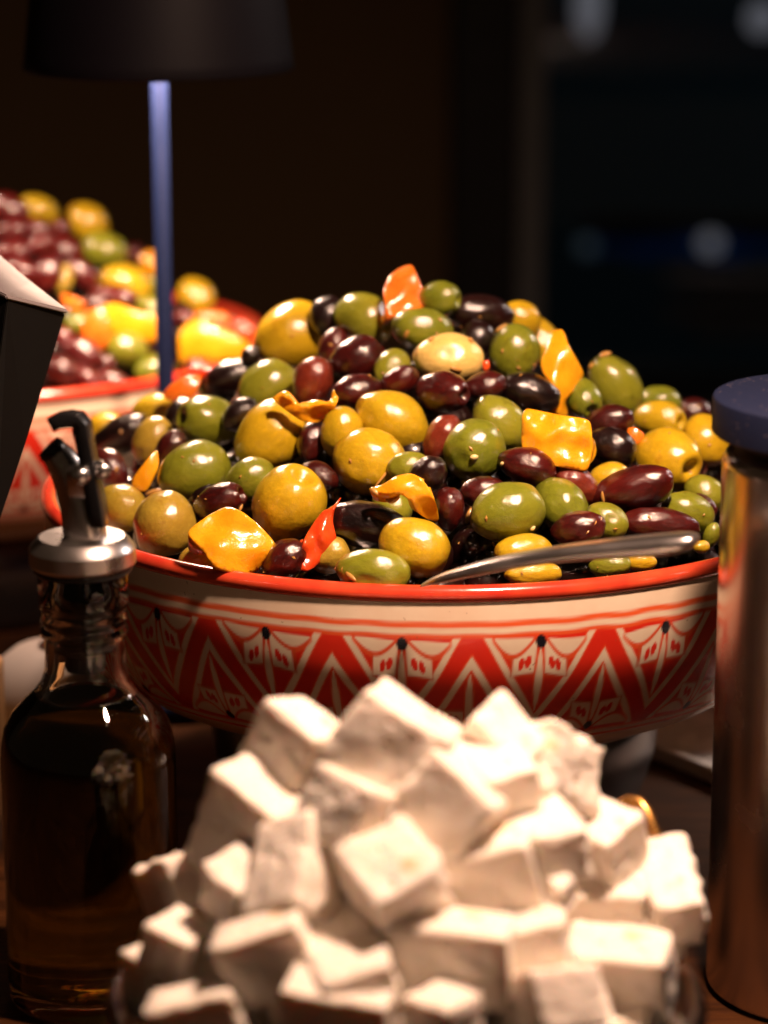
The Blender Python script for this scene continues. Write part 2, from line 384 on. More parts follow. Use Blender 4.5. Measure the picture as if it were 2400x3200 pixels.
def paint(U, v):
    CREAM = np.array((.84, .70, .52)); RED = np.array((.72, .030, .014)); RED2 = np.array((.80, .11, .03)); BLK = np.array((.008, .010, .016)); YEL = np.array((.70, .50, .26))
    U = U + .016 * wob(U, v, 1); v = v + .013 * wob(U, v, 2)
    out = np.ones(U.shape + (3,)) * CREAM
    def put(mask, col):
        nonlocal out
        out = out * (1 - mask[..., None]) + mask[..., None] * col
    put(1 - sst(-.2, -.12, v), YEL)
    put(band(v, .985, 1.035, .012), RED2); put(band(v, 1.085, 1.135, .012), RED2 * np.array((1, 1.15, 1.1)))
    put(band(v, -.035, .012, .01), RED2); put(band(v, -.13, -.085, .01), RED2)
    fld = band(v, .0, 1.0, .01); put(fld, RED)
    u = (U % 1.0) - .5
    s = v - 2 * np.abs(u)
    st = band(np.abs(s), .155, .265, .014) * fld
    edge = band(np.abs(s), .13, .29, .014) * fld
    put(edge * .8, RED2); put(st, CREAM)
    for flip in (0, 1):
        UU = U + (.5 if flip else 0); k = np.floor(UU).astype(int) % NT_; x = (UU % 1.0) - .5
        vv = 1 - v if flip else v
        r = np.random.RandomState(50 + flip)
        jit = r.uniform(-1, 1, (NT_, 10))
        J = lambda i: jit[k, i]
        x = x - .012 * J(0); vv = vv + .012 * J(1) - .02 * x * J(2) * 4
        tri = sst(.262, .285, vv - 2 * np.abs(x)) * fld
        ax = np.abs(x); side = np.sign(x)
        arcv = .985 - (.125 + .02 * J(3)) * np.sin(np.pi * np.clip((ax - .045) / .31, 0, 1)) ** .9
        lens = sst(-.012, .012, vv - arcv) * band(ax, .05, .345, .01) * (1 - sst(.965, .985, vv))
        put(band(vv - arcv, -.05, .0, .012) * band(ax, .03, .36, .01) * fld * .8, RED2)
        put(lens, CREAM)
        pt = sst(-.012, .012, (arcv - .04) - vv) * sst(.655, .68, vv + .10 * (ax - .1) * (1 + J(4))) * band(ax + .06 * (vv - .8), .034, .195 + .01 * J(5), .008)
        put(np.clip(sst(-.012, .012, (arcv - .02) - vv) * sst(.625, .65, vv) * band(ax, .02, .222, .01), 0, 1) * fld * .7, RED2 * .8)
        put(pt, CREAM)
        for q, (dx, dv) in enumerate(((.085, .775), (.135, .745))):
            du = ax - dx; dvv = vv - dv - .01 * J(6 + q)
            a_ = du * .85 + dvv * .25; b_ = -du * .5 + dvv * .5
            dash = (a_ / .020) ** 2 + (b_ / .034) ** 2
            put((1 - sst(.7, 1.3, dash)) * pt, RED)
        sh = np.clip((vv - .30) / .60, 0, 1); wd = .026 * np.sin(np.pi * sh) ** .8 + 1e-4
        insp = (vv > .30) & (vv < .90)
        put((1 - sst(wd + .008, wd + .022, ax)) * insp * .75 * fld, RED2)
        put((1 - sst(wd - .006, wd + .006, ax)) * insp * fld, CREAM)
        dot = (x / .036) ** 2 + ((vv - .945) / .058) ** 2
        put(1 - sst(.75, 1.2, dot), BLK)
    return out
def make_bowl_mesh(na, nv):
    ts = np.linspace(0, 1, nv); pr = np.array([prof_at(q) for q in ts])
    a = np.arange(na) / na * 2 * np.pi
    co = np.zeros((nv, na, 3)); co[..., 0] = pr[:, 0:1] * np.sin(a); co[..., 1] = -pr[:, 0:1] * np.cos(a); co[..., 2] = pr[:, 1:2]
    vv = (pr[:, 1] - V0Z) / (V1Z - V0Z)
    # measure v along the arc so the motif does not stretch where the wall turns under
    seg = np.r_[0, np.cumsum(np.hypot(np.diff(pr[:, 0]), np.diff(pr[:, 1])))]
    s1 = np.interp(-V1Z, -pr[:, 1], seg); s0 = np.interp(-V0Z, -pr[:, 1], seg); vv = (s0 - seg) / (s0 - s1)
    U = (a / (2 * np.pi) * NT_ + PHASE)[None, :] * np.ones((nv, 1)); V = vv[:, None] * np.ones((1, na))
    colr = paint(U, V)
    idx = np.arange(nv * na).reshape(nv, na)
    q = np.stack([idx[:-1], np.roll(idx, -1, 1)[:-1], np.roll(idx, -1, 1)[1:], idx[1:]], -1).reshape(-1, 4)[:, ::-1]
    me = bpy.data.meshes.new('painted_wall')
    me.vertices.add(nv * na); me.vertices.foreach_set('co', co.reshape(-1))
    nf = len(q); me.loops.add(nf * 4); me.loops.foreach_set('vertex_index', q.reshape(-1).astype(np.int32))
    me.polygons.add(nf); me.polygons.foreach_set('loop_start', np.arange(0, nf * 4, 4, dtype=np.int32))
    me.polygons.foreach_set('loop_total', np.full(nf, 4, dtype=np.int32))
    me.update(); me.validate()
    ca = me.color_attributes.new('paint', 'FLOAT_COLOR', 'POINT')
    ca.data.foreach_set('color', np.concatenate([colr, np.ones(colr.shape[:2] + (1,))], -1).reshape(-1).astype(np.float32))
    return smooth(me)
ME_WALL = make_bowl_mesh(1700, 110)
ME_WALL.materials.append(M_BOWL)
inner = [(.1445, .1262), (.1440, .115), (.1425, .104), (.138, .090), (.130, .078), (.115, .068), (.09, .0625), (0, .0615)]
foot = [(.1060, .0581), (.1030, .0545), (.088, .0484), (0, .0482)]
M_GLAZE = plain('cream_glaze', (.70, .56, .38), .22, 0, Coat_Weight=.6)
ME_IN = lathe('glazed_inside', inner, 96); ME_FOOT = lathe('foot', foot, 96)
rimp = [(.1467 + .0031 * math.cos(R(a)), .1287 + .0031 * math.sin(R(a))) for a in range(-70, 251, 20)]
rimp += [(.1445, .1262)]
ME_RIM = lathe('rim', rimp, 160)
pot = [(0, .0), (.072, .0), (.076, .002), (.0795, .008), (.0835, .018), (.0862, .028), (.0870, .035), (.0864, .042), (.0850, .0470), (.080, .0478), (0, .0478)]
ME_POT = lathe('dark_stand', pot, 96)
def bowl(x, y, rz, label, slabel):
    b = empty('painted_bowl', (x, y, .0482), label, 'bowl', 'red painted bowls of olives'); b.rotation_euler.z = rz
    for nm, me, m in (('painted_wall', ME_WALL, None), ('glazed_inside', ME_IN, M_GLAZE), ('foot', ME_FOOT, M_GLAZE), ('rim', ME_RIM, M_RIM)):
        o = link(nm, me, m if m and not me.materials else None, b); o.location = (0, 0, -.0482)
    s = link('round_stand', ME_POT, M_POT if not ME_POT.materials else None); s.location = (x, y, 0)
    tag(s, slabel, 'stand', 'dark round stands under the bowls')
bowl(0, 0, 0, 'red and cream zigzag painted bowl heaped with olives at centre', 'dark metal stand under the centre bowl')
BX, BY = -.2246, .30
bowl(BX, BY, R(33), 'blurred red and cream painted bowl behind the lamp pole', 'dark metal stand under the blurred far bowl')

# ------------------------------------------------------------------ olives
def olive_mesh(seed, kal, hole):
    r = random.Random(seed); v, f = [], []; nu, nv = 26, 40
    off = Vector((r.uniform(0, 50), r.uniform(0, 50), r.uniform(0, 50)))
    dents = []
    for _ in range(r.choice((1, 2, 3))):
        a_ = r.uniform(0, 6.28); b_ = r.uniform(-.7, .7)
        dents.append((Vector((b_, math.sqrt(1 - b_ * b_) * math.cos(a_), math.sqrt(1 - b_ * b_) * math.sin(a_))), r.uniform(.22, .5), r.uniform(.03, .085)))
    for i in range(nu + 1):
        th = math.pi * i / nu; x = math.cos(th); rad = max(0.0, math.sin(th)) ** (.93 if kal else .97)
        if kal: rad *= 1 + .10 * x * (1 if seed % 2 else -.6)
        else: rad *= 1 + .05 * x
        xx = x
        if x < -.86: xx = x - (0.05 if kal else .03) * ((-x - .86) / .14)
        if hole and x > .86:
            q = (x - .86) / .14; xx = .86 + (x - .86) * (1 - 1.0 * q ** 2) - .22 * q ** 5
        for j in range(nv):
            ph = 2 * math.pi * j / nv
            p = Vector((xx, rad * math.cos(ph), rad * math.sin(ph)))
            d = noise.noise(p * 1.2 + off) * .06 + noise.noise(p * 2.6 + off) * (.045 if kal else .022)
            if kal: d += .012 * math.sin(ph * 5 + 2 * noise.noise(p * 1.5 + off)) * max(0, abs(x) - .35)
            for dc, dr, dd in dents:
                q_ = (p - dc).length / dr
                if q_ < 1: d -= dd * (1 - q_ * q_) ** 2
            v.append(p * (1 + d))
    for i in range(nu):
        for j in range(nv):
            f.append((i * nv + j, (i + 1) * nv + j, (i + 1) * nv + (j + 1) % nv, i * nv + (j + 1) % nv))
    me = pydata('olive', v, f)
    bm = bmesh.new(); bm.from_mesh(me); bmesh.ops.remove_doubles(bm, verts=bm.verts, dist=1e-5); bmesh.ops.recalc_face_normals(bm, faces=bm.faces)
    bm.to_mesh(me); bm.free(); return smooth(me)
NAME = {'Y': 'yellow_olive', 'P': 'yellow_olive', 'G': 'green_olive', 'O': 'yellow_olive', 'K': 'purple_olive', 'D': 'black_olive', 'W': 'purple_olive', 'R': 'red_olive'}
MESHES = {}
def get_mesh(kind, hole, i):
    kal = kind in 'KDRW'; key = (kind, hole, i % 6)
    if key not in MESHES:
        me = olive_mesh(hash(('K' if kal else 'G')) % 1 + i % 6 + (10 if kal else 0) + (20 if hole else 0), kal, hole)
        me.materials.append(M_OL[kind]); MESHES[key] = me
    return MESHES[key]

# (crop, x, y, half length, half width, angle, kind, tilt of the pitted end towards the lens or None, depth nudge cm, label)
FRONT = [
 ('A',1080,405,180,146,22,'Y',None,0,'large yellow olive highest on the left shoulder of the heap'),
 ('A',1415,325,140,116,-28,'G',25,0,'green olive left of the red pepper wedge at the peak'),
 ('A',1238,310,50,75,80,'D',None,-1,'dark olive peeking out behind the large top yellow olive'),
 ('A',1385,512,116,98,15,'K',None,.5,'shiny purple olive directly below the peak green olive'),
 ('A',1270,460,62,52,70,'K',None,-.6,'small dark olive wedged right of the large top yellow olive'),
 ('A',1170,625,112,84,72,'R',None,0,'upright brown red olive below the large top yellow olive'),
 ('A',1385,668,108,74,8,'K',None,-.2,'dim purple olive under the shiny peak purple olive'),
 ('A',1545,560,80,66,50,'G',None,-.6,'shadowed green olive half hidden under the peak'),
 ('A',1585,618,84,58,28,'K',None,-.1,'dark purple olive left of the pale yellow olive'),
 ('A',962,645,142,115,28,'G',None,0,'grey green olive on the left slope above the yellow peel'),
 ('A',812,592,132,72,12,'D',None,-.2,'black olive with long white glint on the left slope'),
 ('A',712,648,98,74,-32,'D',28,.2,'black olive with puckered end beside the orange pepper scrap'),
 ('A',882,500,46,40,40,'D',None,-.6,'sliver of black olive tucked below the top yellow olive'),
 ('A',680,806,146,114,172,'G',30,.2,'dark green olive with a pit hole facing left'),
 ('A',972,880,182,150,50,'Y',None,.4,'biggest yellow olive below the yellow peel'),
 ('A',1308,862,122,96,78,'Y',None,-.3,'dull yellow olive half hidden between two bright yellow olives'),
 ('A',1545,812,172,136,-32,'Y',None,.2,'long bright yellow olive in the middle of the heap'),
 ('A',1437,1000,166,156,-20,'Y',None,.6,'round yellow olive with a seed streak at its lower edge'),
 ('A',615,1045,168,134,18,'G',None,.5,'large dark green olive at left above the puckered bronze olive'),
 ('A',878,1082,118,102,30,'G',None,.2,'smaller green olive between the big green and big yellow olives'),
 ('A',1055,1205,184,164,62,'Y',30,.7,'large yellow olive with dimple above the orange pepper square'),
 ('A',498,955,98,62,66,'K',None,0,'upright purple olive left of the large dark green olive'),
 ('A',418,900,114,88,62,'O',None,-.1,'bronze yellow olive leaning on the far left slope'),
 ('A',262,878,142,78,26,'D',None,0,'long black olive on the far left slope by the pourer'),
 ('A',428,760,104,60,8,'Y',None,-.4,'yellow olive behind the black olives at the left edge'),
 ('A',195,852,80,52,20,'Y',None,-.6,'farthest left yellow olive half hidden above the pourer lever'),
 ('A',222,1042,98,70,-62,'K',None,.2,'wrinkled red purple olive right behind the pourer'),
 ('A',272,1215,118,108,-30,'O',20,.2,'yellow olive touching the pourer lever at lower left'),
 ('A',475,1295,152,148,60,'O',None,.8,'round bronze olive with puckered skin above the left rim'),
 ('A',735,1188,112,76,18,'K',20,.4,'purple olive with a cut end above the orange pepper square'),
 ('A',545,785,88,52,62,'D',None,-.4,'dark olive behind the pitted dark green olive'),
 ('A',1168,905,92,52,75,'K',None,-.4,'dark red olive behind the biggest yellow olive'),
 ('A',1205,1072,78,62,-30,'K',None,0,'dark red olive left of the round streaked yellow olive'),
 ('A',830,778,50,38,40,'D',None,-.5,'small dark olive peeping between green and yellow olives'),
 ('A',1432,1300,188,98,-12,'D',None,1.0,'long glossy black olive lying near the front rim'),
 ('A',1652,1402,166,138,-22,'Y',None,.7,'yellow olive behind the spoon tip at the front rim'),
 ('A',1458,1520,168,108,-6,'G',None,.6,'green olive resting on the front rim at centre'),
 ('A',1035,1468,112,84,38,'K',None,.5,'purple olive at the rim right of the orange pepper square'),
 ('A',642,1465,90,66,10,'O',None,0,'shaded bronze olive under the orange pepper square'),
 ('A',1545,1212,98,72,-40,'G',None,.2,'mottled green olive under the curled yellow pepper'),
 ('A',1628,1032,58,52,0,'G',None,-.2,'small light green olive beside the round yellow olive'),
 ('A',1250,1440,96,84,20,'O',None,-.4,'shaded olive behind the red pepper strip'),
 ('A',1222,800,46,40,30,'K',None,-.3,'tiny dark red olive under the yellow peel'),
 ('B',265,228,92,72,-10,'G',25,-.5,'green olive with pit hole behind the peak red pepper'),
 ('B',180,375,140,98,-8,'G',None,0,'dark green olive under the red pepper wedge'),
 ('B',447,305,152,86,-6,'D',None,-.1,'large black olive at the top right of the peak'),
 ('B',640,325,66,48,-20,'Y',None,-.7,'yellow olive edge behind the large black peak olive'),
 ('B',722,430,140,96,-45,'Y',None,-.3,'yellow olive behind the hanging yellow pepper strip'),
 ('B',305,515,158,118,-4,'P',None,.2,'pale beige yellow olive with a seed near the peak'),
 ('B',615,487,132,114,78,'G',None,.2,'upright green olive left of the hanging yellow pepper strip'),
 ('B',1092,640,156,112,-55,'G',None,0,'tall green olive with seed cap on the right shoulder'),
 ('B',935,695,108,80,-60,'G',45,.2,'small green olive with a black pit hole at right'),
 ('B',280,672,122,88,-12,'K',40,.5,'purple olive with puckered pit hole under the pale olive'),
 ('B',476,645,92,64,8,'K',None,.2,'small glossy purple olive right of the puckered purple olive'),
 ('B',690,676,134,82,-16,'D',None,.3,'dark purple olive left of the hanging yellow pepper tail'),
 ('B',545,822,148,116,-48,'G',None,.1,'big light green olive left of the yellow pepper square'),
 ('B',424,946,142,138,40,'G',None,.7,'round green olive with garlic crumbs in the middle'),
 ('B',275,890,108,74,58,'R',None,-.2,'brick red olive behind the round green olive'),
 ('B',1066,815,106,78,12,'K',None,0,'wine red olive right of the yellow pepper square'),
 ('B',1075,930,106,86,-22,'D',None,.1,'dark folded olive below the wine red olive'),
 ('B',1298,802,126,92,-8,'Y',40,0,'yellow olive with star shaped dimple on the right shoulder'),
 ('B',1450,766,72,46,0,'K',None,-.7,'dark red olive farthest right at the back'),
 ('B',1300,722,76,38,-15,'G',None,-.9,'dull green olive edge behind the right shoulder'),
 ('B',1335,985,172,136,-28,'Y',50,.4,'large yellow olive with deep pit dimple at right'),
 ('B',1515,900,124,108,-70,'Y',None,.1,'yellow olive touching the steel bottle'),
 ('B',675,1020,126,80,-18,'K',None,.5,'purple olive below the yellow pepper square'),
 ('B',910,1115,108,84,-35,'R',None,.4,'red brown olive below the square of yellow pepper'),
 ('B',1066,1082,94,62,8,'Y',None,-.1,'yellow olive half hidden above the big wine red olive'),
 ('B',1180,1132,178,98,18,'K',None,.7,'big pointed wine red olive on the right slope'),
 ('B',205,1062,90,76,40,'D',None,.1,'black purple olive left of the round green olive'),
 ('B',470,1142,98,68,10,'K',None,.3,'wine red olive behind the mottled light green olive'),
 ('B',308,1222,92,66,88,'K',None,.1,'dim red olive between curled pepper and light green olive'),
 ('B',582,1240,172,140,14,'G',None,1.0,'large mottled light green olive above the spoon'),
 ('B',832,1202,142,112,-48,'G',35,.5,'green olive with pit hole right of the mottled one'),
 ('B',920,1316,116,76,8,'K',None,.8,'purple olive just above the middle of the spoon'),
 ('B',1050,1280,104,82,-30,'G',None,.3,'light green olive behind the purple olive over the spoon'),
 ('B',1302,1300,168,76,-5,'K',None,.8,'long purple olive above the end of the spoon handle'),
 ('B',1432,1240,126,94,-22,'G',None,.5,'bright green olive near the steel bottle above the spoon'),
 ('B',1512,1150,72,62,-40,'G',None,-.1,'green olive in shade beside the steel bottle'),
 ('B',1515,1205,62,36,-50,'K',None,0,'red olive sliver behind the bright green olive by the bottle'),
 ('B',655,1425,134,84,4,'Y',None,.6,'yellow olive half covered by the spoon'),
 ('B',1065,1490,98,56,4,'G',None,.2,'green olive seen under the spoon handle'),
 ('B',1208,1470,74,46,0,'Y',None,.2,'yellow olive seen under the spoon handle end'),
 ('B',705,1530,134,58,2,'Y',None,.7,'yellow olive between spoon and front rim'),
 ('B',1495,1400,40,32,0,'Y',None,.2,'small yellow olive bit past the spoon handle end'),
 ('B',1580,1150,46,58,80,'Y',None,0,'yellow olive sliver against the steel bottle edge'),
 ('B',1545,1345,58,40,75,'G',None,.1,'green olive sliver low against the steel bottle'),
 ('B',435,425,84,76,60,'D',None,-.5,'black olive in shadow under the large black peak olive'),
 ('B',1600,1330,60,46,60,'D',None,-.2,'dark olive sliver low behind the steel bottle'),
]
BACK = [
 ('C',60,290,112,80,-35,'W',None,0,'topmost purple olive at the left edge of the far heap'),
 ('C',215,290,122,86,-20,'Y',None,0,'yellow olive topping the far heap at left'),
 ('C',75,410,92,70,20,'W',None,.2,'wine olive with three glints under the far heap top'),
 ('C',210,405,92,62,-20,'W',None,.2,'wine olive below the top yellow olive of the far heap'),
 ('C',505,365,128,108,-42,'Y',None,0,'pointed yellow green olive high on the far heap'),
 ('C',600,525,132,108,-20,'G',None,.6,'bright green olive below the pointed olive of the far heap'),
 ('C',350,392,56,50,0,'W',None,-.3,'dark olive behind the pointed olive of the far heap'),
 ('C',760,545,64,56,40,'W',None,-.3,'dark olive at the right of the far heap top'),
 ('C',65,540,112,80,15,'W',None,.4,'big wine olive at the left edge of the far heap'),
 ('C',125,640,86,68,-30,'W',None,.6,'wine olive above the black sign of the far heap'),
 ('C',268,660,108,76,72,'W',None,.7,'upright wine olive with large pink glint in the far heap'),
 ('C',360,515,112,72,-22,'W',None,.4,'wine olive left of the bright green far olive'),
 ('C',470,662,104,70,-42,'W',None,.6,'slanted wine olive at the middle of the far heap'),
 ('C',365,690,90,56,75,'O',None,.2,'bronze olive behind the upright wine olive in the far heap'),
 ('C',720,715,148,112,-20,'Y',None,.4,'largest golden olive of the far heap'),
 ('C',650,785,132,60,-8,'W',None,.9,'long wine olive under the golden far olive'),
 ('C',905,725,72,50,80,'G',None,0,'green olive sliver left of the lamp pole'),
 ('C',870,850,92,62,-20,'G',None,.4,'green olive with two glints left of the lamp pole'),
 ('C',450,950,82,78,0,'G',None,.6,'green olive left of the far orange pepper'),
 ('C',720,1092,132,104,-10,'G',None,1.0,'large round green olive low in the far heap'),
 ('C',368,1022,62,58,0,'W',None,.5,'small red olive beside the black sign corner'),
 ('C',460,1112,124,78,-28,'W',None,.9,'wine olive low at left in the far heap'),
 ('C',350,1215,92,78,-20,'K',None,.8,'dark olive with round glint just above the far rim'),
 ('C',482,1262,112,70,-35,'W',None,1.0,'wine olive touching the far rim at left'),
 ('C',640,1275,102,58,-15,'W',None,1.0,'wine olive touching the far rim at centre'),
 ('C',890,1215,114,90,20,'G',None,.9,'light green olive above the far rim by the pole'),
 ('C',905,1095,62,52,60,'W',None,.4,'dark red olive left of the pole low in the far heap'),
 ('C',1130,785,114,96,-45,'Y',None,-.2,'yellow green olive right of the lamp pole'),
 ('C',1150,1195,86,52,-10,'W',None,.5,'dark olive right of the pole under the far yellow pepper'),
 ('C',1062,905,56,48,0,'W',None,0,'small dark olive right of the pole'),
 ('C',230,490,80,60,30,'W',None,0,'dim wine olive in the middle left of the far heap'),
 ('C',560,830,80,60,0,'K',None,0,'dark olive between orange pepper and long wine olive'),
 ('C',590,1190,80,60,30,'K',None,.3,'dark olive left of the large round far green olive'),
]
def place(rows, heap, group, seed):
    n = len(rows); rr = random.Random(seed)
    d = []; ts = []; ax = []; La = []; Lb = []
    for (crop, x, y, a, b, ang, kind, tilt, dz, lab) in rows:
        if crop != 'C' and dz <= .2 and not any(q in lab for q in ('sliver', 'bit', 'seen under', 'tiny')):
            ma, mb = (86, 63) if kind in 'KDRW' else (98, 80)
            if a < ma or b < mb: dz -= .25
            a, b = max(a, ma), max(b, mb)
        px = src(crop, x, y); dv = ray(*px); k = {'A': 1.50818, 'B': 1.50818, 'C': 1.84333}[crop]
        t0 = surf_t(dv, *heap); ms = t0 / F_PX / k
        gf = 1.12 if kind in 'KDRW' else 1.05; al, bl = a * ms * gf, b * ms * gf
        q = R(ang); tl = R(tilt if tilt is not None else rr.uniform(-18, 18))
        axis = (RT * math.cos(q) + UP * math.sin(q)) * math.cos(tl) - FWD * math.sin(tl)
        if tilt is not None: al = max(al, bl) * 1.04
        d.append(dv); ts.append(t0 + min(al, bl) * .75 - dz * .006); ax.append(axis.normalized()); La.append(al); Lb.append(bl)
    D = np.array([tuple(v) for v in d]); T = np.array(ts); T0 = T.copy(); AX = np.array([tuple(v) for v in ax]); A = np.array(La); B = np.array(Lb)
    C = np.array(tuple(CAM))
    for it in range(260):
        P = C + D * T[:, None]
        df = P[None] - P[:, None]; ds = np.linalg.norm(df, axis=2) + 1e-9; un = df / ds[..., None]
        cs = np.abs(np.einsum('ijk,ik->ij', un, AX)); sn2 = 1 - cs ** 2
        ri = 1 / np.sqrt(cs ** 2 / A[:, None] ** 2 + sn2 / B[:, None] ** 2)
        ov = ri + ri.T - ds; np.fill_diagonal(ov, 0); ov = np.clip(ov, 0, .02)
        sgn = np.sign(T[:, None] - T[None]); mv = (ov * sgn).sum(1)
        T = T + np.clip(mv * .12, -.0012, .0012) - (T - T0) * .015
    T = np.maximum(T, T0 - .016); out = []
    for i, row in enumerate(rows):
        kind, tilt, lab = row[6], row[7], row[9]
        sc = T[i] / T0[i]
        p = CAM + d[i] * T[i]
        x = ax[i]; yv = x.orthogonal().normalized(); zv = x.cross(yv)
        me = get_mesh(kind, tilt is not None, i)
        o = bpy.data.objects.new(NAME[kind], me); COL.objects.link(o)
        m = Matrix((x, yv, zv)).transposed().to_4x4()
        m = Matrix.Translation(p) @ m @ Matrix.Rotation(rr.uniform(0, 6.28), 4, 'X') @ Matrix.Diagonal((La[i] * sc, Lb[i] * sc * rr.uniform(.96, 1.04), Lb[i] * sc, 1))
        o.matrix_world = m
        tag(o, lab, 'olive', group); out.append(o)
    return out
HF = (0, 0, ZR - .004, .072, .1435, .80)
HB = (BX, BY, ZR - .004, .078, .1435, .78)
front_olives = place(FRONT, HF, 'olives heaped in the front bowl', 3)
back_olives = place(BACK, HB, 'olives heaped in the far bowl', 4)

# buried olives under each heap: a mass nobody can count
def buried(cx, cy, heap, label, seed):
    r = random.Random(seed); v, f = [], []; nu, nv = 8, 12
    spots = []
    tries = 0
    while tries < 9000 and len(spots) < 420:
        tries += 1
        q = math.sqrt(r.random()); a = r.uniform(0, 6.283); rad = q * .132
        h = heap[2] + heap[3] * (1 - rad / heap[4]) ** heap[5]
        z = r.uniform(ZR - .035, h - .0155)
        if z > h - .0155: continue
        p = Vector((cx + rad * math.cos(a), cy + rad * math.sin(a), z))
        if rad > .120 and z > ZR - .012: continue
        if all((p - s).length > .0135 for s in spots): spots.append(p)
    for p in spots:
        m = Matrix.Translation(p) @ Matrix.Rotation(r.uniform(0, 6.28), 4, Vector((r.uniform(-1, 1), r.uniform(-1, 1), r.uniform(-1, 1))).normalized()) @ Matrix.Diagonal((.0115, .0085, .0085, 1))
        b = len(v)
        for i in range(nu + 1):
            for j in range(nv):
                th = math.pi * i / nu; ph = 6.28319 * j / nv
                v.append(m @ Vector((math.cos(th), math.sin(th) * math.cos(ph), math.sin(th) * math.sin(ph))))
        for i in range(nu):
            for j in range(nv):
                f.append((b + i * nv + j, b + (i + 1) * nv + j, b + (i + 1) * nv + (j + 1) % nv, b + i * nv + (j + 1) % nv))
    me = pydata('buried_olives', v, f)
    bm = bmesh.new(); bm.from_mesh(me); bmesh.ops.remove_doubles(bm, verts=bm.verts, dist=1e-6); bmesh.ops.recalc_face_normals(bm, faces=bm.faces); bm.to_mesh(me); bm.free(); smooth(me)
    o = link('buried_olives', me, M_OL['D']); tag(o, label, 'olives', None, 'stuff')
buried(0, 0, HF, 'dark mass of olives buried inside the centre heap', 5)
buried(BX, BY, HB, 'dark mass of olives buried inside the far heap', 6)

# ------------------------------------------------------------------ peppers
def slab(name, crop, outline, heap, mat, label, bulge=.004, thick=.0035, dz=.0, slope=(0, 0), twist=0, wave=.0, cat='pepper', group='pepper pieces among the olives', step=11, t_fix=None):
    P = [Vector((x, y)) for x, y in outline]
    g0 = sum(P, Vector((0, 0))) / len(P); P = [g0 + (p - g0) * 1.09 for p in P]; thick = thick * 1.7
    for _ in range(2):
        Q = []
        for i in range(len(P)):
            a, b = P[i], P[(i + 1) % len(P)]
            Q += [a * .82 + b * .18, a * .18 + b * .82]
        P = Q
    cx = sum(p.x for p in P) / len(P); cy = sum(p.y for p in P) / len(P)
    x0, x1 = min(p.x for p in P), max(p.x for p in P); y0, y1 = min(p.y for p in P), max(p.y for p in P)
    hx, hy = (x1 - x0) / 2, (y1 - y0) / 2; mx, my = (x0 + x1) / 2, (y0 + y1) / 2
    def inside(p):
        c_ = False
        for i in range(len(P)):
            a, b = P[i], P[i - 1]
            if (a.y > p.y) != (b.y > p.y) and p.x < (b.x - a.x) * (p.y - a.y) / (b.y - a.y) + a.x: c_ = not c_
        return c_
    def dist(p): return min((p - q).length for q in P)
    pts = list(P); st = max(step, (hx + hy) / 11)
    y = y0
    while y < y1:
        x = x0
        while x < x1:
            p = Vector((x, y))
            if inside(p) and dist(p) > st * .55: pts.append(p)
            x += st
        y += st
    res = delaunay_2d_cdt(pts, [(i, (i + 1) % len(P)) for i in range(len(P))], [], 1, 1e-4)
    t0 = t_fix or surf_t(ray(*src(crop, cx, cy)), *heap)
    o3 = CAM + ray(*src(crop, cx, cy)) * t0
    v = []
    for p in res[0]:
        ux, uy = (p.x - mx) / hx, (p.y - my) / hy
        dd = -bulge * (1 - (ux * ux + uy * uy) * .5) + slope[0] * ux + slope[1] * uy + twist * ux * uy + wave * noise.noise(Vector((ux * 1.6, uy * 1.6, cx)))
        v.append(CAM + ray(*src(crop, p.x, p.y)) * (t0 - dz + dd) - o3)
    me = pydata(name, v, [tuple(q) for q in res[2]])
    bm = bmesh.new(); bm.from_mesh(me); bmesh.ops.recalc_face_normals(bm, faces=bm.faces)
    nrm = sum((fc.normal for fc in bm.faces), Vector())
    if nrm.dot(FWD) > 0: bmesh.ops.reverse_faces(bm, faces=bm.faces)
    bm.to_mesh(me); bm.free()
    o = link(name, me, mat); o.location = o3
    sm = o.modifiers.new('thickness', 'SOLIDIFY'); sm.thickness = thick; sm.offset = -1; sm.edge_crease_outer = .55; sm.edge_crease_inner = .55
    sb = o.modifiers.new('rounding', 'SUBSURF'); sb.levels = 1; sb.render_levels = 1
    smooth(me)
    return tag(o, label, cat, group)
slab('red_pepper', 'B', [(130,78),(80,93),(30,130),(3,200),(18,270),(45,312),(75,290),(150,268),(225,290),(290,330),(235,250),(180,190),(155,130)], HF, M_PO, 'orange red pepper wedge standing at the very top', .004, .004, -.004, (.002, -.003), .004, .003)
slab('orange_pepper', 'A', [(465,692),(500,640),(580,598),(650,598),(612,690),(540,722)], HF, M_PO, 'orange pepper scrap on the left edge of the heap', .003, .003, .002)
slab('red_pepper', 'A', [(540,600),(590,570),(690,540),(700,575),(640,612)], HF, M_PR, 'red pepper sliver behind the orange scrap at left', .002, .003, -.006)
slab('yellow_peel', 'A', [(1003,716),(1040,688),(1110,735),(1180,740),(1250,712),(1268,684),(1287,700),(1262,762),(1190,815),(1120,802),(1060,760)], HF, M_PY, 'thin curled yellow pepper peel on the left slope', .004, .0016, .014, (0, .004), .0, .004)
slab('orange_pepper', 'A', [(308,1098),(438,935),(446,1010),(432,1062),(385,1145)], HF, M_PY, 'narrow orange yellow pepper strip behind the pourer', .003, .003, .006)
slab('orange_pepper', 'A', [(588,1332),(700,1253),(760,1222),(800,1226),(850,1252),(920,1310),(992,1390),(945,1450),(900,1512),(830,1517),(720,1492),(655,1400)], HF, M_PY, 'large orange yellow pepper square at the front left rim', .006, .0045, .012, (.002, -.004), .004, .003)
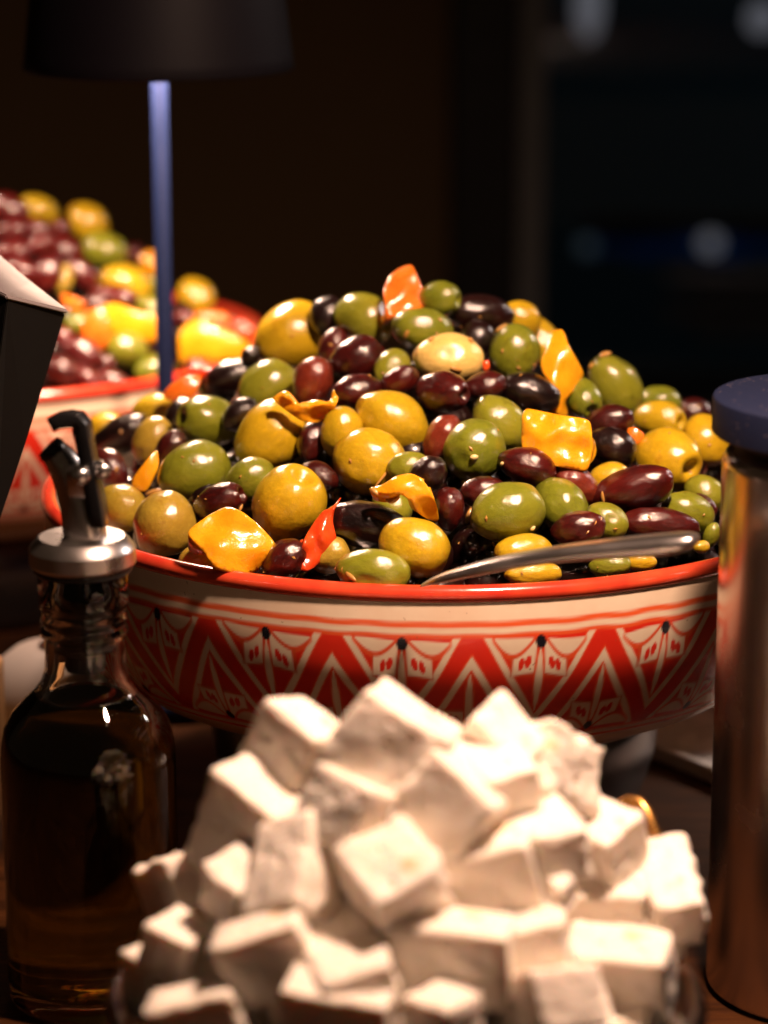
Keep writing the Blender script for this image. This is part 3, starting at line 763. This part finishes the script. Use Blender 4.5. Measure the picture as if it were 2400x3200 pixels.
slab('red_pepper', 'A', [(1215,1238),(1272,1228),(1262,1290),(1287,1380),(1220,1462),(1140,1515),(1118,1422),(1152,1330)], HF, M_PR, 'red orange pepper strip left of the glossy black olive', .006, .004, -.001, (.002, .0), .006, .004)
slab('yellow_pepper', 'B', [(790,398),(842,388),(862,450),(905,520),(942,592),(892,662),(852,702),(872,772),(814,764),(830,662),(758,592),(742,540),(768,470)], HF, M_PY, 'yellow pepper strip hanging down the right slope', .006, .0035, .012, (.003, -.002), .004, .003)
slab('yellow_pepper', 'B', [(664,752),(760,774),(860,792),(962,808),(970,880),(956,1037),(880,1025),(800,1010),(700,986),(658,932)], HF, M_PY, 'bright yellow pepper square right of centre', .003, .0045, .014, (-.001, -.002), .001, .004)
slab('orange_pepper', 'B', [(1148,842),(1185,838),(1232,872),(1182,932),(1148,882)], HF, M_PO, 'small orange pepper scrap between dark and yellow olives', .002, .003, .0)
slab('yellow_pepper', 'A', [(1440,1130),(1508,1112),(1568,1070),(1638,1058),(1698,1100),(1748,1200),(1760,1278),(1688,1256),(1655,1200),(1588,1150),(1510,1150)], HF, M_PY, 'curled yellow pepper piece at the centre of the heap', .008, .0035, .016, (.0, .002), .004, .003)
slab('red_pepper', 'B', [(462,528),(495,518),(500,560),(470,572)], HF, M_PR, 'tiny red pepper bit right of the pale olive', .001, .003, .002)
GB = 'pepper pieces in the far bowl'
slab('orange_pepper', 'C', [(500,870),(600,860),(640,960),(600,1090),(500,1090),(470,980)], HB, M_PO, 'blurred orange pepper piece in the far heap', .004, .005, .012, group=GB)
slab('yellow_pepper', 'C', [(600,840),(680,830),(800,880),(930,900),(950,990),(880,1050),(760,1010),(620,980)], HB, M_PY, 'blurred yellow pepper strip left of the lamp pole', .004, .006, .016, group=GB)
slab('yellow_pepper', 'C', [(800,560),(860,520),(920,540),(950,640),(900,680),(830,640)], HB, M_PY, 'blurred golden pepper piece high beside the pole', .004, .006, .004, group=GB)
slab('orange_pepper', 'C', [(350,770),(430,790),(500,830),(450,870),(380,850)], HB, M_PO, 'small blurred orange pepper under the wine olives', .002, .004, .006, group=GB)
slab('orange_pepper', 'C', [(1080,890),(1180,870),(1300,880),(1320,950),(1200,960),(1090,950)], HB, M_PO, 'blurred orange pepper right of the lamp pole', .003, .005, .006, group=GB)
slab('yellow_pepper', 'C', [(1040,1000),(1120,920),(1220,960),(1350,1010),(1450,1090),(1400,1160),(1240,1150),(1150,1170),(1050,1190)], HB, M_PY, 'large blurred yellow pepper right of the lamp pole', .006, .007, .016, group=GB)
slab('red_pepper', 'C', [(1310,960),(1380,910),(1480,980),(1470,1060),(1380,1050)], HB, M_PR, 'blurred red pepper at the right end of the far heap', .003, .006, .006, group=GB)
slab('red_pepper', 'C', [(1040,1240),(1130,1190),(1215,1180),(1180,1250),(1060,1290)], HB, M_PR, 'blurred red pepper low right of the pole', .003, .005, .008, group=GB)

# ------------------------------------------------------------------ spoon resting on the rim
sp = empty('serving_spoon', (.007, -.146, .134), 'steel serving spoon handle lying across the front rim', 'spoon')
def spoon_handle():
    pts2 = [(905, 1268, .887, 3), (938, 1253, .878, 11), (1000, 1236, .870, 17), (1080, 1217, .862, 20), (1180, 1199, .854, 21), (1280, 1188, .847, 24), (1380, 1180, .841, 28), (1450, 1175, .836, 30), (1494, 1168, .833, 24), (1511, 1164, .831, 8)]
    v, f = [], []; n = 14
    for (x, y, t, hw) in pts2:
        c0 = at_t(x, y, t); w = hw * 1.44665 * t / F_PX
        side = (RT * .25 + FWD * .94 + UP * .1).normalized()
        axis = Vector((.55, -.75, .31)).normalized(); nn = axis.cross(side).normalized()
        for k in range(n):
            a = 2 * math.pi * k / n; ca, sa = math.cos(a), math.sin(a)
            v.append(c0 + UP * w * .82 * math.copysign(abs(sa) ** .5, sa) + side * .0085 * (w / .004) ** .6 * math.copysign(abs(ca) ** .8, ca) + UP * .0)
    for i in range(len(pts2) - 1):
        for k in range(n): f.append((i * n + k, i * n + (k + 1) % n, (i + 1) * n + (k + 1) % n, (i + 1) * n + k))
    f.append(tuple(range(n))); f.append(tuple(range((len(pts2) - 1) * n, len(pts2) * n)))
    v = [a - sp.location for a in v]
    me = pydata('handle', v, f); bm = bmesh.new(); bm.from_mesh(me); bmesh.ops.recalc_face_normals(bm, faces=bm.faces); bm.to_mesh(me); bm.free(); return me
h = link('handle', spoon_handle(), M_SPOON, sp)
sb = h.modifiers.new('rounding', 'SUBSURF'); sb.levels = 1; sb.render_levels = 2
# spoon's bowl, buried among the olives behind the rim
bl = lathe('spoon_bowl', [(0, -.006), (.010, -.0045), (.016, .0), (.0165, .0008), (.0155, .0008), (.010, -.0035), (0, -.005)], 32)
o = link('spoon_bowl', bl, M_SPOON, sp); o.location = Vector((-.022, -.116, .122)) - sp.location; o.scale = (1.2, .8, .8)

# ------------------------------------------------------------------ oil bottle with pourer
OX, OY = -.1152, -.178
def zy(y, x=200): return at_y(x, y, OY).z
ob = empty('oil_bottle', (OX, OY, 0), 'glass bottle of dark olive oil with steel pourer at left', 'bottle')
RB = .0283
outer = [(0, .0022), (.016, .0022), (.020, .0008), (.0235, .0)] + arc(.0243, .004, .004, -85, 0, 6) + [(RB + .0001, .010), (RB, .05), (RB, .083)]
outer += [(RB - .0004, .088), (.0268, .0935), (.0240, .0985), (.0200, .1028), (.0165, .1062), (.0143, .1095), (.0131, .1135), (.0128, .118), (.0128, .1235), (.0132, .1245), (.0140, .1250), (.0140, .1268), (.0132, .1275), (.0132, .1290), (.0140, .1297), (.0140, .1315), (.0133, .1322), (.0133, .1338), (.0142, .1345), (.0144, .136), (.0144, .1445), (.0140, .1452)]
inner_b = [(.0100, .1452), (.0100, .118), (.0104, .1130), (.0118, .1085), (.0150, .1040), (.0195, .0995), (.0232, .0945), (.0250, .0880), (.0254, .083), (.0254, .012), (.0240, .008), (.018, .0065), (0, .007)]
gb = link('glass_body', lathe('glass_body', outer + inner_b, 72), M_GLASS, ob)
lev = .1042
oil = [(0, .0068), (.018, .0063), (.0241, .0078), (.0256, .012), (.0256, .083), (.0252, .0880), (.0234, .0946), (.0197, .0996), (.0150, lev), (.0120, lev - .0004), (0, lev - .0005)]
link('oil', lathe('oil', oil, 72), M_OIL, ob)
stop = [(0, .113), (.0060, .113), (.0066, .1145), (.0066, .119)]
for k in range(5):
    z0 = .1195 + k * .0048; stop += [(.0076, z0), (.0097, z0 + .0009), (.0097, z0 + .0022), (.0078, z0 + .0034)]
stop += [(.0095, .1445), (.0095, .1452), (.0150, .1454), (.0158, .1462), (.0158, .1474), (0, .1474)]
link('stopper', lathe('stopper', stop, 48, True, 40), M_RUBBER, ob)
coll = [(0, .1475), (.0160, .1475), (.0166, .1480), (.0170, .1488), (.0170, .1532), (.0166, .1540), (.0142, .1568), (.0136, .1571), (0, .1571)]
link('collar', lathe('collar', coll, 72, True, 25), M_SATIN, ob)
def P(x, y, dy=0.0):
    p = at_y(x, y, OY + dy); return p - ob.location
# spout tube leaning to the left
pts = [P(186, 1172), P(180, 1130), P(172, 1090), P(160, 1050), P(146, 1015), P(128, 988), P(112, 972)]
tb_ = tube_mesh('spout', [tuple(p) for p in pts], [.0070, .0068, .0063, .0060, .0058, .0050, .0043], 24)
link('spout', tb_, M_CHROME, ob)
link('spout_tip', tube_mesh('spout_tip', [tuple(P(126, 986, -.0005)), tuple(P(112, 972, -.0005)), tuple(P(104, 964, -.0005))], [.0038, .0047, .0040], 20), M_BLKPL, ob)
# lever: flat black bar with a hook
def bar(name, pts, w, th, mat, parent):
    v, f = [], []; Q = [Vector(p) for p in pts]
    for i, p in enumerate(Q):
        tg = (Q[min(i + 1, len(Q) - 1)] - Q[max(i - 1, 0)]).normalized(); sd = Vector((.25, 1, 0)).normalized(); nn = tg.cross(sd).normalized()
        for a, b in ((-1, -1), (1, -1), (1, 1), (-1, 1)): v.append(p + sd * w[i] * a + nn * th * b)
    for i in range(len(Q) - 1):
        for k in range(4): f.append((i * 4 + k, i * 4 + (k + 1) % 4, (i + 1) * 4 + (k + 1) % 4, (i + 1) * 4 + k))
    f.append((3, 2, 1, 0)); m = len(v); f.append((m - 4, m - 3, m - 2, m - 1))
    me = pydata(name, v, f); bm = bmesh.new(); bm.from_mesh(me); bmesh.ops.recalc_face_normals(bm, faces=bm.faces); bm.to_mesh(me); bm.free()
    o = link(name, me, mat, parent); bv = o.modifiers.new('bevel', 'BEVEL'); bv.width = .0006; bv.segments = 2; bv.limit_method = 'ANGLE'; return o
bar('lever', [P(113, 916, -.007), P(130, 907, -.007), P(150, 904, -.007), P(168, 906, -.007), P(178, 918, -.007), P(183, 950, -.007), P(192, 1000, -.007), P(203, 1060, -.007), P(212, 1110, -.007), P(215, 1137, -.007)],
    [.0026, .0030, .0032, .0032, .0030, .0028, .0028, .0030, .0030, .0028], .0024, M_BLKPL, ob)
for (x, y, dy) in ((170, 1025, -.010), (216, 1014, -.006)):
    pv = lathe('pivot', [(0, -.0045), (.0022, -.0045), (.0028, -.003), (.0028, .003), (.0022, .0045), (0, .0045)], 20)
    o = link('pivot', pv, M_CHROME, ob); o.location = P(x, y, dy); o.rotation_euler = (R(90), 0, R(25))
bar('bracket', [P(176, 1075, -.006), P(172, 1040, -.0075), P(168, 1010, -.0075)], [.0012, .0014, .0014], .0040, M_CHROME, ob)

# ------------------------------------------------------------------ steel bottle at right
SX, SY = .1240, -.171
SR = .0362
st = empty('steel_bottle', (SX, SY, 0), 'tall brushed steel bottle with flat navy cap at right', 'bottle')
body = [(0, .0), (SR - .004, .0)] + arc(SR - .004, .004, .004, -90, 0, 6) + [(SR, .03), (SR, .10), (SR, .1785)] + arc(SR - .006, .1785, .006, 0, 75, 8) + [(.0275, .1855), (.0272, .1880), (0, .1880)]
link('body', lathe('body', body, 96), M_STEEL, st)
link('neck_ring', lathe('neck_ring', [(.0272, .1845), (.0300, .1848), (.0303, .1878), (.0272, .1882)], 64), M_BLKPL, st)
cr_ = .0398
link('cap', lathe('cap', [(0, .1885), (cr_ - .001, .1885), (cr_, .1895), (cr_, .1995), (cr_ - .0003, .2003), (cr_ - .0010, .2007), (0, .2008)], 96, True, 30), M_CAP, st)

# ------------------------------------------------------------------ cordless table lamp with navy pole
LX, LY = -.113, .13
lp = empty('table_lamp', (LX, LY, 0), 'slim navy table lamp with dark conical shade behind the bowl', 'lamp')
link('base', lathe('base', [(0, 0), (.034, 0), (.036, .002), (.036, .008), (.034, .010), (0, .0105)], 64), M_NAVY, lp)
link('pole', lathe('pole', [(0, .0106), (.0034, .0106), (.0035, .02), (.0036, .28), (0, .285)], 32), M_NAVY, lp)
zb = at_y(360, 150, LY).z
shp = [(.0555, zb), (.0562, zb + .001), (.0555, zb + .006), (.0430, zb + .115), (.0410, zb + .118), (0, zb + .118), (0, zb + .116), (.0400, zb + .1155), (.0545, zb + .001), (.0555, zb)]
link('shade', lathe('shade', shp, 96), M_SHADE, lp)
link('diffuser', lathe('diffuser', [(.006, zb + .026), (.046, zb + .026), (.046, zb + .029), (.006, zb + .029), (.006, zb + .026)], 48), M_DIFF, lp)
bpy.data.objects['pole_lamp_light'].location = (LX, LY, zb + .024)

# ------------------------------------------------------------------ black sign stand at the left edge
def prism(name, pts_t, back, mat, parent=None, origin=Vector()):
    v = [at_t(x, y, t_) - origin for x, y, t_ in pts_t]; n = len(v)
    v += [p + back for p in v]
    f = [tuple(range(n)), tuple(range(2 * n - 1, n - 1, -1))] + [(i, i + n, (i + 1) % n + n, (i + 1) % n) for i in range(n)]
    me = pydata(name, v, f, False); bm = bmesh.new(); bm.from_mesh(me); bmesh.ops.recalc_face_normals(bm, faces=bm.faces)
    bmesh.ops.bevel(bm, geom=list(bm.edges), offset=.0005, segments=2, affect='EDGES'); bm.to_mesh(me); bm.free()
    return link(name, me, mat, parent)
so = at_t(-60, 1400, .97)
so = Vector((so.x, so.y, .0))
sg = empty('sign_stand', so, 'black angular sign stand at the left edge with lit top', 'sign')
prism('panel', [(142, 676, .955), (16, 643, .925), (-50, 1120, .925), (-120, 1700, .93), (-90, 1700, .96), (-4, 1135, .955), (55, 960, .955)], Vector((-.004, .012, 0)), M_SIGN, sg, so)
prism('side_panel', [(14, 640, .925), (-90, 560, .94), (-200, 1500, .95), (-122, 1690, .93)], Vector((.0, .006, 0)), M_SIGN, sg, so)
def sheet(name, pts_t, down, mat, parent, origin):
    return prism(name, pts_t, down, mat, parent, origin)
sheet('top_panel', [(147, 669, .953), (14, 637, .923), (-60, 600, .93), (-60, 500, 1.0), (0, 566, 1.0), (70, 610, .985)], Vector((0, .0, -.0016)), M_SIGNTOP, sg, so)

# ------------------------------------------------------------------ other things on the table
wp = at_y(150, 2010, .08)
wz = at_y(150, 1872, .08).z
wpo = empty('white_pot', (-.150, .04, 0), 'white ceramic pot blurred behind the oil bottle', 'pot')
rw = .036; wprof = [(0, .0), (rw * .8, .0), (rw, .006), (rw * 1.02, .02), (rw * .97, .032), (rw * .82, .043), (rw * .55, .051), (rw * .2, .055), (0, .0555)]
link('pot_body', lathe('pot_body', wprof, 64), M_WHITE, wpo)
link('knob', lathe('knob', [(.003, .0555), (.003, .058), (.007, .060), (.007, .064), (.004, .067), (0, .0675)], 32), M_WHITE, wpo)
wb = box('wood_block', (-.022, -.01, 0), (.003, .02, .062), M_PALEWOOD, .002)
wb.location = at_y(6, 2080, -.02); wb.location.z = 0; wb.location.x = at_y(12, 1950, -.02).x - .003
tag(wb, 'pale wooden block at the far left behind the oil bottle', 'block')
tr = empty('tray', (.0950, .047, 0), 'pale enamel tray on the table behind the steel bottle', 'tray'); tr.rotation_euler.z = R(-54)
box('tray_base', (-.15, .001, .001), (.15, .24, .006), M_TRAY, .002, tr)
box('tray_lip', (-.15, -.0025, .001), (.15, .0005, .008), M_TRAY, .001, tr)
gl = empty('glass_tumbler', (.158, .105, .0062), 'blurred glass tumbler with glints on the pale tray', 'glass')
link('tumbler', lathe('tumbler', [(0, 0), (.024, 0), (.026, .003), (.030, .06), (.0285, .0605), (.0245, .006), (0, .005)], 48), M_GLASS, gl)
gl2 = empty('glass_tumbler', (.195, .165, .0062), 'second glass tumbler farther back on the tray', 'glass')
for ch in list(gl.children):
    cc = ch.copy(); COL.objects.link(cc); cc.parent = gl2

# ------------------------------------------------------------------ feta bowl
FX, FY = -.0135, -.316
FR = .0805; FZ = .062
fb = empty('glass_bowl', (FX, FY, 0), 'clear glass bowl holding the heap of feta cubes', 'bowl')
gp = [(0, .0), (.034, .0), (.038, .002), (.050, .012), (.064, .030), (.074, .048), (FR, FZ - .002)] + arc(FR - .0003, FZ, .0026, -30, 180, 8) + [(.0750, FZ - .005), (.0695, .046), (.060, .029), (.047, .013), (.035, .005), (0, .0045)]
link('bowl_shell', lathe('bowl_shell', gp, 96), M_GLASS, fb)
HFE = (FX, FY, FZ - .004, .089, .0800, .78)
FETA = [  # near corner, three neighbouring corners (picture px at 1659 wide), roughness, label
 ((669,1602),(576,1532),(734,1599),(611,1737),1.0,'feta cube with an orange pit mark at upper left of heap'),
 ((950,1608),(800,1510),(1000,1600),(865,1740),1.3,'rough feta cube forming the peak of the heap'),
 ((1118,1655),(1028,1565),(1142,1635),(1085,1700),.9,'thin feta slab poking up right of the peak'),
 ((1185,1700),(1130,1705),(1205,1580),(1280,1760),2.4,'crumbly feta piece at upper right of the heap'),
 ((1062,1752),(950,1645),(1152,1747),(962,1862),.7,'feta cube with dark shaded front in the middle of the heap'),
 ((796,1716),(691,1666),(871,1741),(746,1834),1.0,'shaded feta cube below the peak with an orange side'),
 ((590,1785),(460,1692),(655,1758),(533,1965),1.2,'large shaded feta cube on the left slope'),
 ((664,1771),(564,1809),(719,1809),(644,1921),.8,'feta cube with bright right side left of centre'),
 ((819,1950),(740,1860),(950,1880),(844,2050),1.8,'broken topped feta cube at the centre of the heap'),
 ((1127,1840),(973,1874),(1143,1794),(1171,1999),1.0,'big square feta cube right of centre with lit edge'),
 ((1150,1810),(1070,1715),(1240,1795),(1160,1900),.9,'bright feta slab behind the big square cube'),
 ((1313,1830),(1235,1801),(1385,1775),(1330,1918),1.2,'feta cube at right beside the golden handle'),
 ((1420,1960),(1395,1850),(1480,1950),(1430,2040),1.6,'narrow feta piece along the right edge of the heap'),
 ((1370,1948),(1236,1945),(1395,1884),(1386,2075),.8,'upright feta cube at right with flat lit top'),
 ((1400,2000),(1370,1975),(1450,1985),(1405,2095),2.0,'small bright feta crumb piece at lower right'),
 ((1076,2034),(857,2021),(1090,2010),(1075,2172),.6,'feta cube half in shadow at the front centre'),
 ((700,2125),(635,2040),(830,2085),(715,2185),1.3,'tilted feta cube with lit top left of front centre'),
 ((632,2010),(475,2061),(640,1982),(677,2130),.8,'leaning feta slab on the front left'),
 ((500,1935),(448,1895),(560,1907),(495,2025),1.4,'small sunlit feta cube on the left behind the slab'),
 ((385,1950),(355,1872),(440,1932),(315,2010),1.8,'ragged feta wedge at the far left edge'),
 ((400,2045),(340,2020),(445,2025),(390,2105),1.0,'dim feta cube behind the left glass rim'),
 ((328,2085),(280,2080),(438,2060),(338,2205),.8,'feta cube with bright front at lower left'),
 ((492,2155),(332,2195),(502,2133),(522,2265),.7,'feta cube at the bottom left corner of the heap'),
 ((816,2186),(626,2161),(831,2164),(813,2306),.7,'feta cube cut off by the bottom edge left of centre'),
 ((1159,2107),(1089,2148),(1284,2101),(1174,2217),.8,'front right feta cube with shaded left side'),
 ((1414,2093),(1224,2088),(1424,2071),(1439,2223),.7,'lowest right feta cube touching the glass rim'),
 ((1205,2005),(1065,2030),(1213,1975),(1227,2115),.8,'feta cube under the big square cube'),
 ((1060,1690),(1000,1630),(1130,1670),(1070,1770),1.0,'very bright feta cube between the peak and the slab'),
 ((960,2190),(890,2175),(1030,2170),(960,2280),1.2,'feta piece at the bottom centre edge'),
 ((1115,1690),(1095,1672),(1140,1682),(1118,1715),2.0,'tiny feta crumb left of the crumbly piece'),
 ((1210,1925),(1185,1900),(1240,1915),(1212,1965),2.2,'tiny feta crumb left of the upright cube'),
]
def box_axes(V0, Ps):
    t0 = surf_t(ray(*src('D', *V0)), *HFE)
    k = 1.44665 * t0 / F_PX
    e = [np.array(((p[0] - V0[0]) * k, -(p[1] - V0[1]) * k)) for p in Ps]
    a, b, c_ = e[0] @ e[1], e[0] @ e[2], e[1] @ e[2]
    if a * b * c_ >= 0: return None
    z = [math.sqrt(-a * b / c_), math.sqrt(-a * c_ / b), math.sqrt(-b * c_ / a)]
    s = [1, -np.sign(a), -np.sign(b)]
    if s[0] + s[1] + s[2] < 0: s = [-q for q in s]
    ax = []
    for i in range(3):
        v3 = RT * e[i][0] + UP * e[i][1] + FWD * (z[i] * s[i]); ax.append(v3)
    return t0, ax
def feta_mesh(dim, rough, seed):
    n = 12; bm = bmesh.new(); bmesh.ops.create_cube(bm, size=2)
    bmesh.ops.subdivide_edges(bm, edges=list(bm.edges), cuts=n, use_grid_fill=True)
    off = Vector((seed * 3.7, seed * 1.3, seed * 2.1)); rr = random.Random(seed)
    rad = .0009 + .0006 * rr.random()
    chips = [(Vector((rr.choice((-1, 1)), rr.choice((-1, 1)), rr.uniform(-1, 1))), rr.uniform(.2, .4)) for _ in range(int(2 + rough * 1.5))]
    brk = Vector((rr.choice((-1, 1)), 0, 0)) if rr.random() < .5 else Vector((0, rr.choice((-1, 1)), 0))
    for v in bm.verts:
        u = v.co.copy()
        p = Vector((u.x * dim[0] / 2, u.y * dim[1] / 2, u.z * dim[2] / 2))
        q = Vector([max(-(dim[i] / 2 - rad), min(dim[i] / 2 - rad, p[i])) for i in range(3)])
        d = p - q
        nrm = d.normalized() if d.length > 1e-9 else Vector()
        p = q + nrm * rad
        pp = p * 130 + off
        am = .00032 * rough + .00018
        p = p + nrm * (noise.noise(pp * .6) * am * 1.6 + noise.noise(pp * 2.2) * am * .8)
        wb_ = max(0, u.dot(brk)) ** 4
        p = p - brk * wb_ * abs(noise.noise(pp * .9)) * .0022 * rough
        for c0, cr0 in chips:
            dd = (u - c0).length
            if dd < cr0: p = p * (1 - .10 * rough ** .5 * (1 - dd / cr0))
        # slight shear so the cubes are hand cut
        p.x += p.z * (.06 * math.sin(seed)); p.y += p.x * .05 * math.cos(seed * 2)
        v.co = p
    me = bpy.data.meshes.new('feta_cube'); bm.to_mesh(me); bm.free(); return smooth(me)
for i, (V0, p1, p2, p3, rough, lab) in enumerate(FETA):
    r_ = box_axes(V0, (p1, p2, p3))
    if r_ is None:
        print('FETA invalid', lab); continue
    t0, ax = r_
    small = 'tiny' in lab
    lens = [max(.006 if small else .0125, min(.011 if small else .036, a.length)) for a in ax]
    u = [a.normalized() for a in ax]
    # orthonormalise
    u[1] = (u[1] - u[0] * u[1].dot(u[0])).normalized(); w_ = u[0].cross(u[1]); 
    sg2 = 1 if w_.dot(u[2]) > 0 else -1
    corner = CAM + ray(*src('D', *V0)) * (t0 - .004)
    ctr = corner + u[0] * lens[0] / 2 + u[1] * lens[1] / 2 + w_ * sg2 * lens[2] / 2
    grow = 1.12 if small else 1.24
    o = link('feta_cube', feta_mesh([q * grow for q in lens], rough, i + 1), M_FETA)
    o.matrix_world = Matrix.Translation(ctr) @ Matrix((u[0], u[1], w_)).transposed().to_4x4()
    tag(o, lab, 'feta', 'feta cubes heaped in the glass bowl')
core = [(0, .008), (.030, .010), (.050, .022), (.064, .040), (.066, .052), (.050, .062), (.036, .076), (.022, .094), (.010, .108), (0, .112)]
def buried_feta():
    r = random.Random(9); bm = bmesh.new(); n = 0; k = 0
    while n < 150 and k < 6000:
        k += 1
        q = math.sqrt(r.random()); a = r.uniform(0, 6.283); rad = q * .066
        h = HFE[2] + HFE[3] * (1 - rad / HFE[4]) ** HFE[5]
        z = r.uniform(.02, h - .026)
        if z < .012 + max(0, rad - .035) * 1.3: continue
        m = Matrix.Translation((rad * math.cos(a), rad * math.sin(a), z)) @ Matrix.Rotation(r.uniform(0, 6.28), 4, Vector((r.uniform(-1, 1), r.uniform(-1, 1), r.uniform(-1, 1))).normalized())
        c_ = bmesh.ops.create_cube(bm, size=r.uniform(.013, .019), matrix=m); n += 1
    bmesh.ops.bevel(bm, geom=list(bm.edges), offset=.0012, segments=2, affect='EDGES')
    me = bpy.data.meshes.new('buried_feta'); bm.to_mesh(me); bm.free(); return me
co_ = link('buried_feta', buried_feta(), M_FETA); co_.location = (FX, FY, 0); tag(co_, 'mass of feta buried inside the cheese heap', 'feta', None, 'stuff')

# golden handle behind the feta
gh = empty('golden_handle', at_t(1410, 1850, .80), 'curved golden spoon handle behind the feta at right', 'spoon')
pts = [at_t(x, y, t_) - gh.location for x, y, t_ in ((1325, 1760, .80), (1337, 1738, .80), (1358, 1728, .80), (1380, 1732, .798), (1396, 1752, .796), (1412, 1790, .794), (1426, 1825, .792), (1440, 1865, .79), (1452, 1910, .786), (1462, 1960, .78))]
link('rim', tube_mesh('rim', [tuple(p) for p in pts], [.0010, .0013, .0015, .0016, .0017, .0017, .0016, .0016, .0015, .0014], 12), M_BRASS, gh)
prf = [at_t(x, y, t_) - gh.location for x, y, t_ in ((1330, 1762, .802), (1345, 1740, .802), (1370, 1736, .80), (1392, 1760, .798), (1412, 1805, .796), (1430, 1855, .794), (1405, 1850, .80), (1380, 1800, .804), (1355, 1775, .805))]
me = pydata('inlay', prf + [p + FWD * .0015 for p in prf], [tuple(range(9)), tuple(range(17, 8, -1))] + [(i, i + 9, (i + 1) % 9 + 9, (i + 1) % 9) for i in range(9)], False)
tt = NT('chased_gilding'); tt.set(Metallic=1.0, Base_Color=(.5, .25, .07, 1), Roughness=.35)
vv_ = tt.n('ShaderNodeTexVoronoi'); vv_.inputs['Scale'].default_value = 420; tt.l(tt.co.outputs['Object'], vv_.inputs['Vector']); tt.bump(vv_.outputs['Distance'], 1, .002)
link('inlay', me, tt.m, gh)

# ------------------------------------------------------------------ seeds and crumbs on the olives
bpy.context.view_layer.update()
dg = bpy.context.evaluated_depsgraph_get()
SEEDS = [  # crop, x, y, half length px, half width px, angle, kind, label
 ('B',340,562,30,11,-20,'S','brown seed on the pale olive near the peak'),
 ('B',108,400,30,12,40,'S','seed on the dark green olive below the red wedge'),
 ('B',425,978,20,13,10,'C','pale garlic crumb on the round green olive'),
 ('B',700,1312,15,10,30,'C','pale garlic crumb low on the mottled green olive'),
 ('B',402,1255,40,13,80,'S','seed standing at the left of the mottled green olive'),
 ('B',1035,1168,32,10,50,'S','twisted seed at the tip of the wine red olive'),
 ('B',1045,500,30,15,0,'S','orange seed cap on the tall green shoulder olive'),
 ('B',980,548,18,10,50,'S','seed at the left shoulder of the tall green olive'),
 ('A',425,1145,42,12,10,'S','seed on top of the puckered bronze olive'),
 ('A',1465,1140,28,14,-40,'S','ribbed seed at the tip of the curled yellow pepper'),
 ('A',1555,1178,30,12,20,'S','brown seed on the mottled green olive under the pepper'),
 ('A',1355,1540,38,12,-20,'S','orange seed on the rim side green olive'),
 ('B',515,1392,18,7,-10,'C','tiny crumb under the mottled green olive'),
 ('B',225,425,18,12,60,'S','seed at the top left of the pale olive'),
 ('B',405,430,16,12,-40,'S','seed at the top right of the pale olive'),
 ('A',1520,1050,95,7,48,'S','dark thin herb streak on the round yellow olive'),
 ('B',35,1180,28,12,20,'S','brown seed beside the curled yellow pepper'),
 ('A',830,1215,22,9,35,'S','small seed on the cut purple olive'),
 ('B',560,1010,14,10,0,'C','crumb right of the round green olive'),
 ('B',555,370,34,9,15,'S','golden seed on top of the upright green olive'),
]
sm_me = lathe('seed', [(max(math.sin(R(a)), 0) * (1 + .1 * math.cos(R(a))), -math.cos(R(a))) for a in range(0, 181, 15)], 14)
for v in sm_me.vertices:
    an = math.atan2(v.co.y, v.co.x); q = 1 + .10 * math.cos(an * 5); v.co.x *= q; v.co.y *= q; v.co.x += .25 * (1 - v.co.z ** 2) - .2
cr_me = sm_me.copy(); sm_me.materials.append(M_SEED); cr_me.materials.append(M_GARLIC)
fl_r = random.Random(21); fv, ff = [], []
for _ in range(95):
    dv = ray(fl_r.uniform(330, 2230), fl_r.uniform(960, 1830)).normalized()
    hit, loc, nrm, _, ob_, _ = S.ray_cast(dg, CAM + dv * .3, dv)
    if not hit or 'olive' not in ob_.name or loc.y > .1: continue
    a = nrm.orthogonal().normalized(); a = (Matrix.Rotation(fl_r.uniform(0, 6.28), 3, nrm) @ a); b = nrm.cross(a)
    L_ = fl_r.uniform(.0005, .0013); W_ = L_ * fl_r.uniform(.3, .7); k = len(fv)
    fv += [loc + nrm * .0001 - a * L_, loc + nrm * .0003 + b * W_, loc + nrm * .0001 + a * L_, loc + nrm * .0003 - b * W_, loc + nrm * .0006]
    ff += [(k, k + 1, k + 4), (k + 1, k + 2, k + 4), (k + 2, k + 3, k + 4), (k + 3, k, k + 4), (k + 3, k + 2, k + 1, k)]
fo = link('herb_flecks', pydata('herb_flecks', fv, ff, False), M_SEED); tag(fo, 'tiny herb and garlic flecks stuck to the oiled olives', 'herbs', None, 'stuff')
for crop, x, y, a, b, ang, kd, lab in SEEDS:
    dv = ray(*src(crop, x, y)).normalized()
    hit, loc, nrm, _, ob_, _ = S.ray_cast(dg, CAM + dv * .3, dv)
    if not hit or loc.y > .2: print('seed miss', lab); continue
    k = (loc - CAM).dot(FWD) / F_PX / 1.50818
    q = R(ang); axis = RT * math.cos(q) + UP * math.sin(q); axis = (axis - nrm * axis.dot(nrm)).normalized()
    yv = nrm.cross(axis).normalized()
    o = bpy.data.objects.new('garlic_crumb' if kd == 'C' else 'seed', cr_me if kd == 'C' else sm_me); COL.objects.link(o)
    o.matrix_world = Matrix.Translation(loc + nrm * b * k * .45) @ Matrix((nrm, yv, axis)).transposed().to_4x4() @ Matrix.Diagonal((b * k * .8, b * k, a * k, 1))
    tag(o, lab, 'crumb' if kd == 'C' else 'seed', 'seeds and crumbs on the olives')
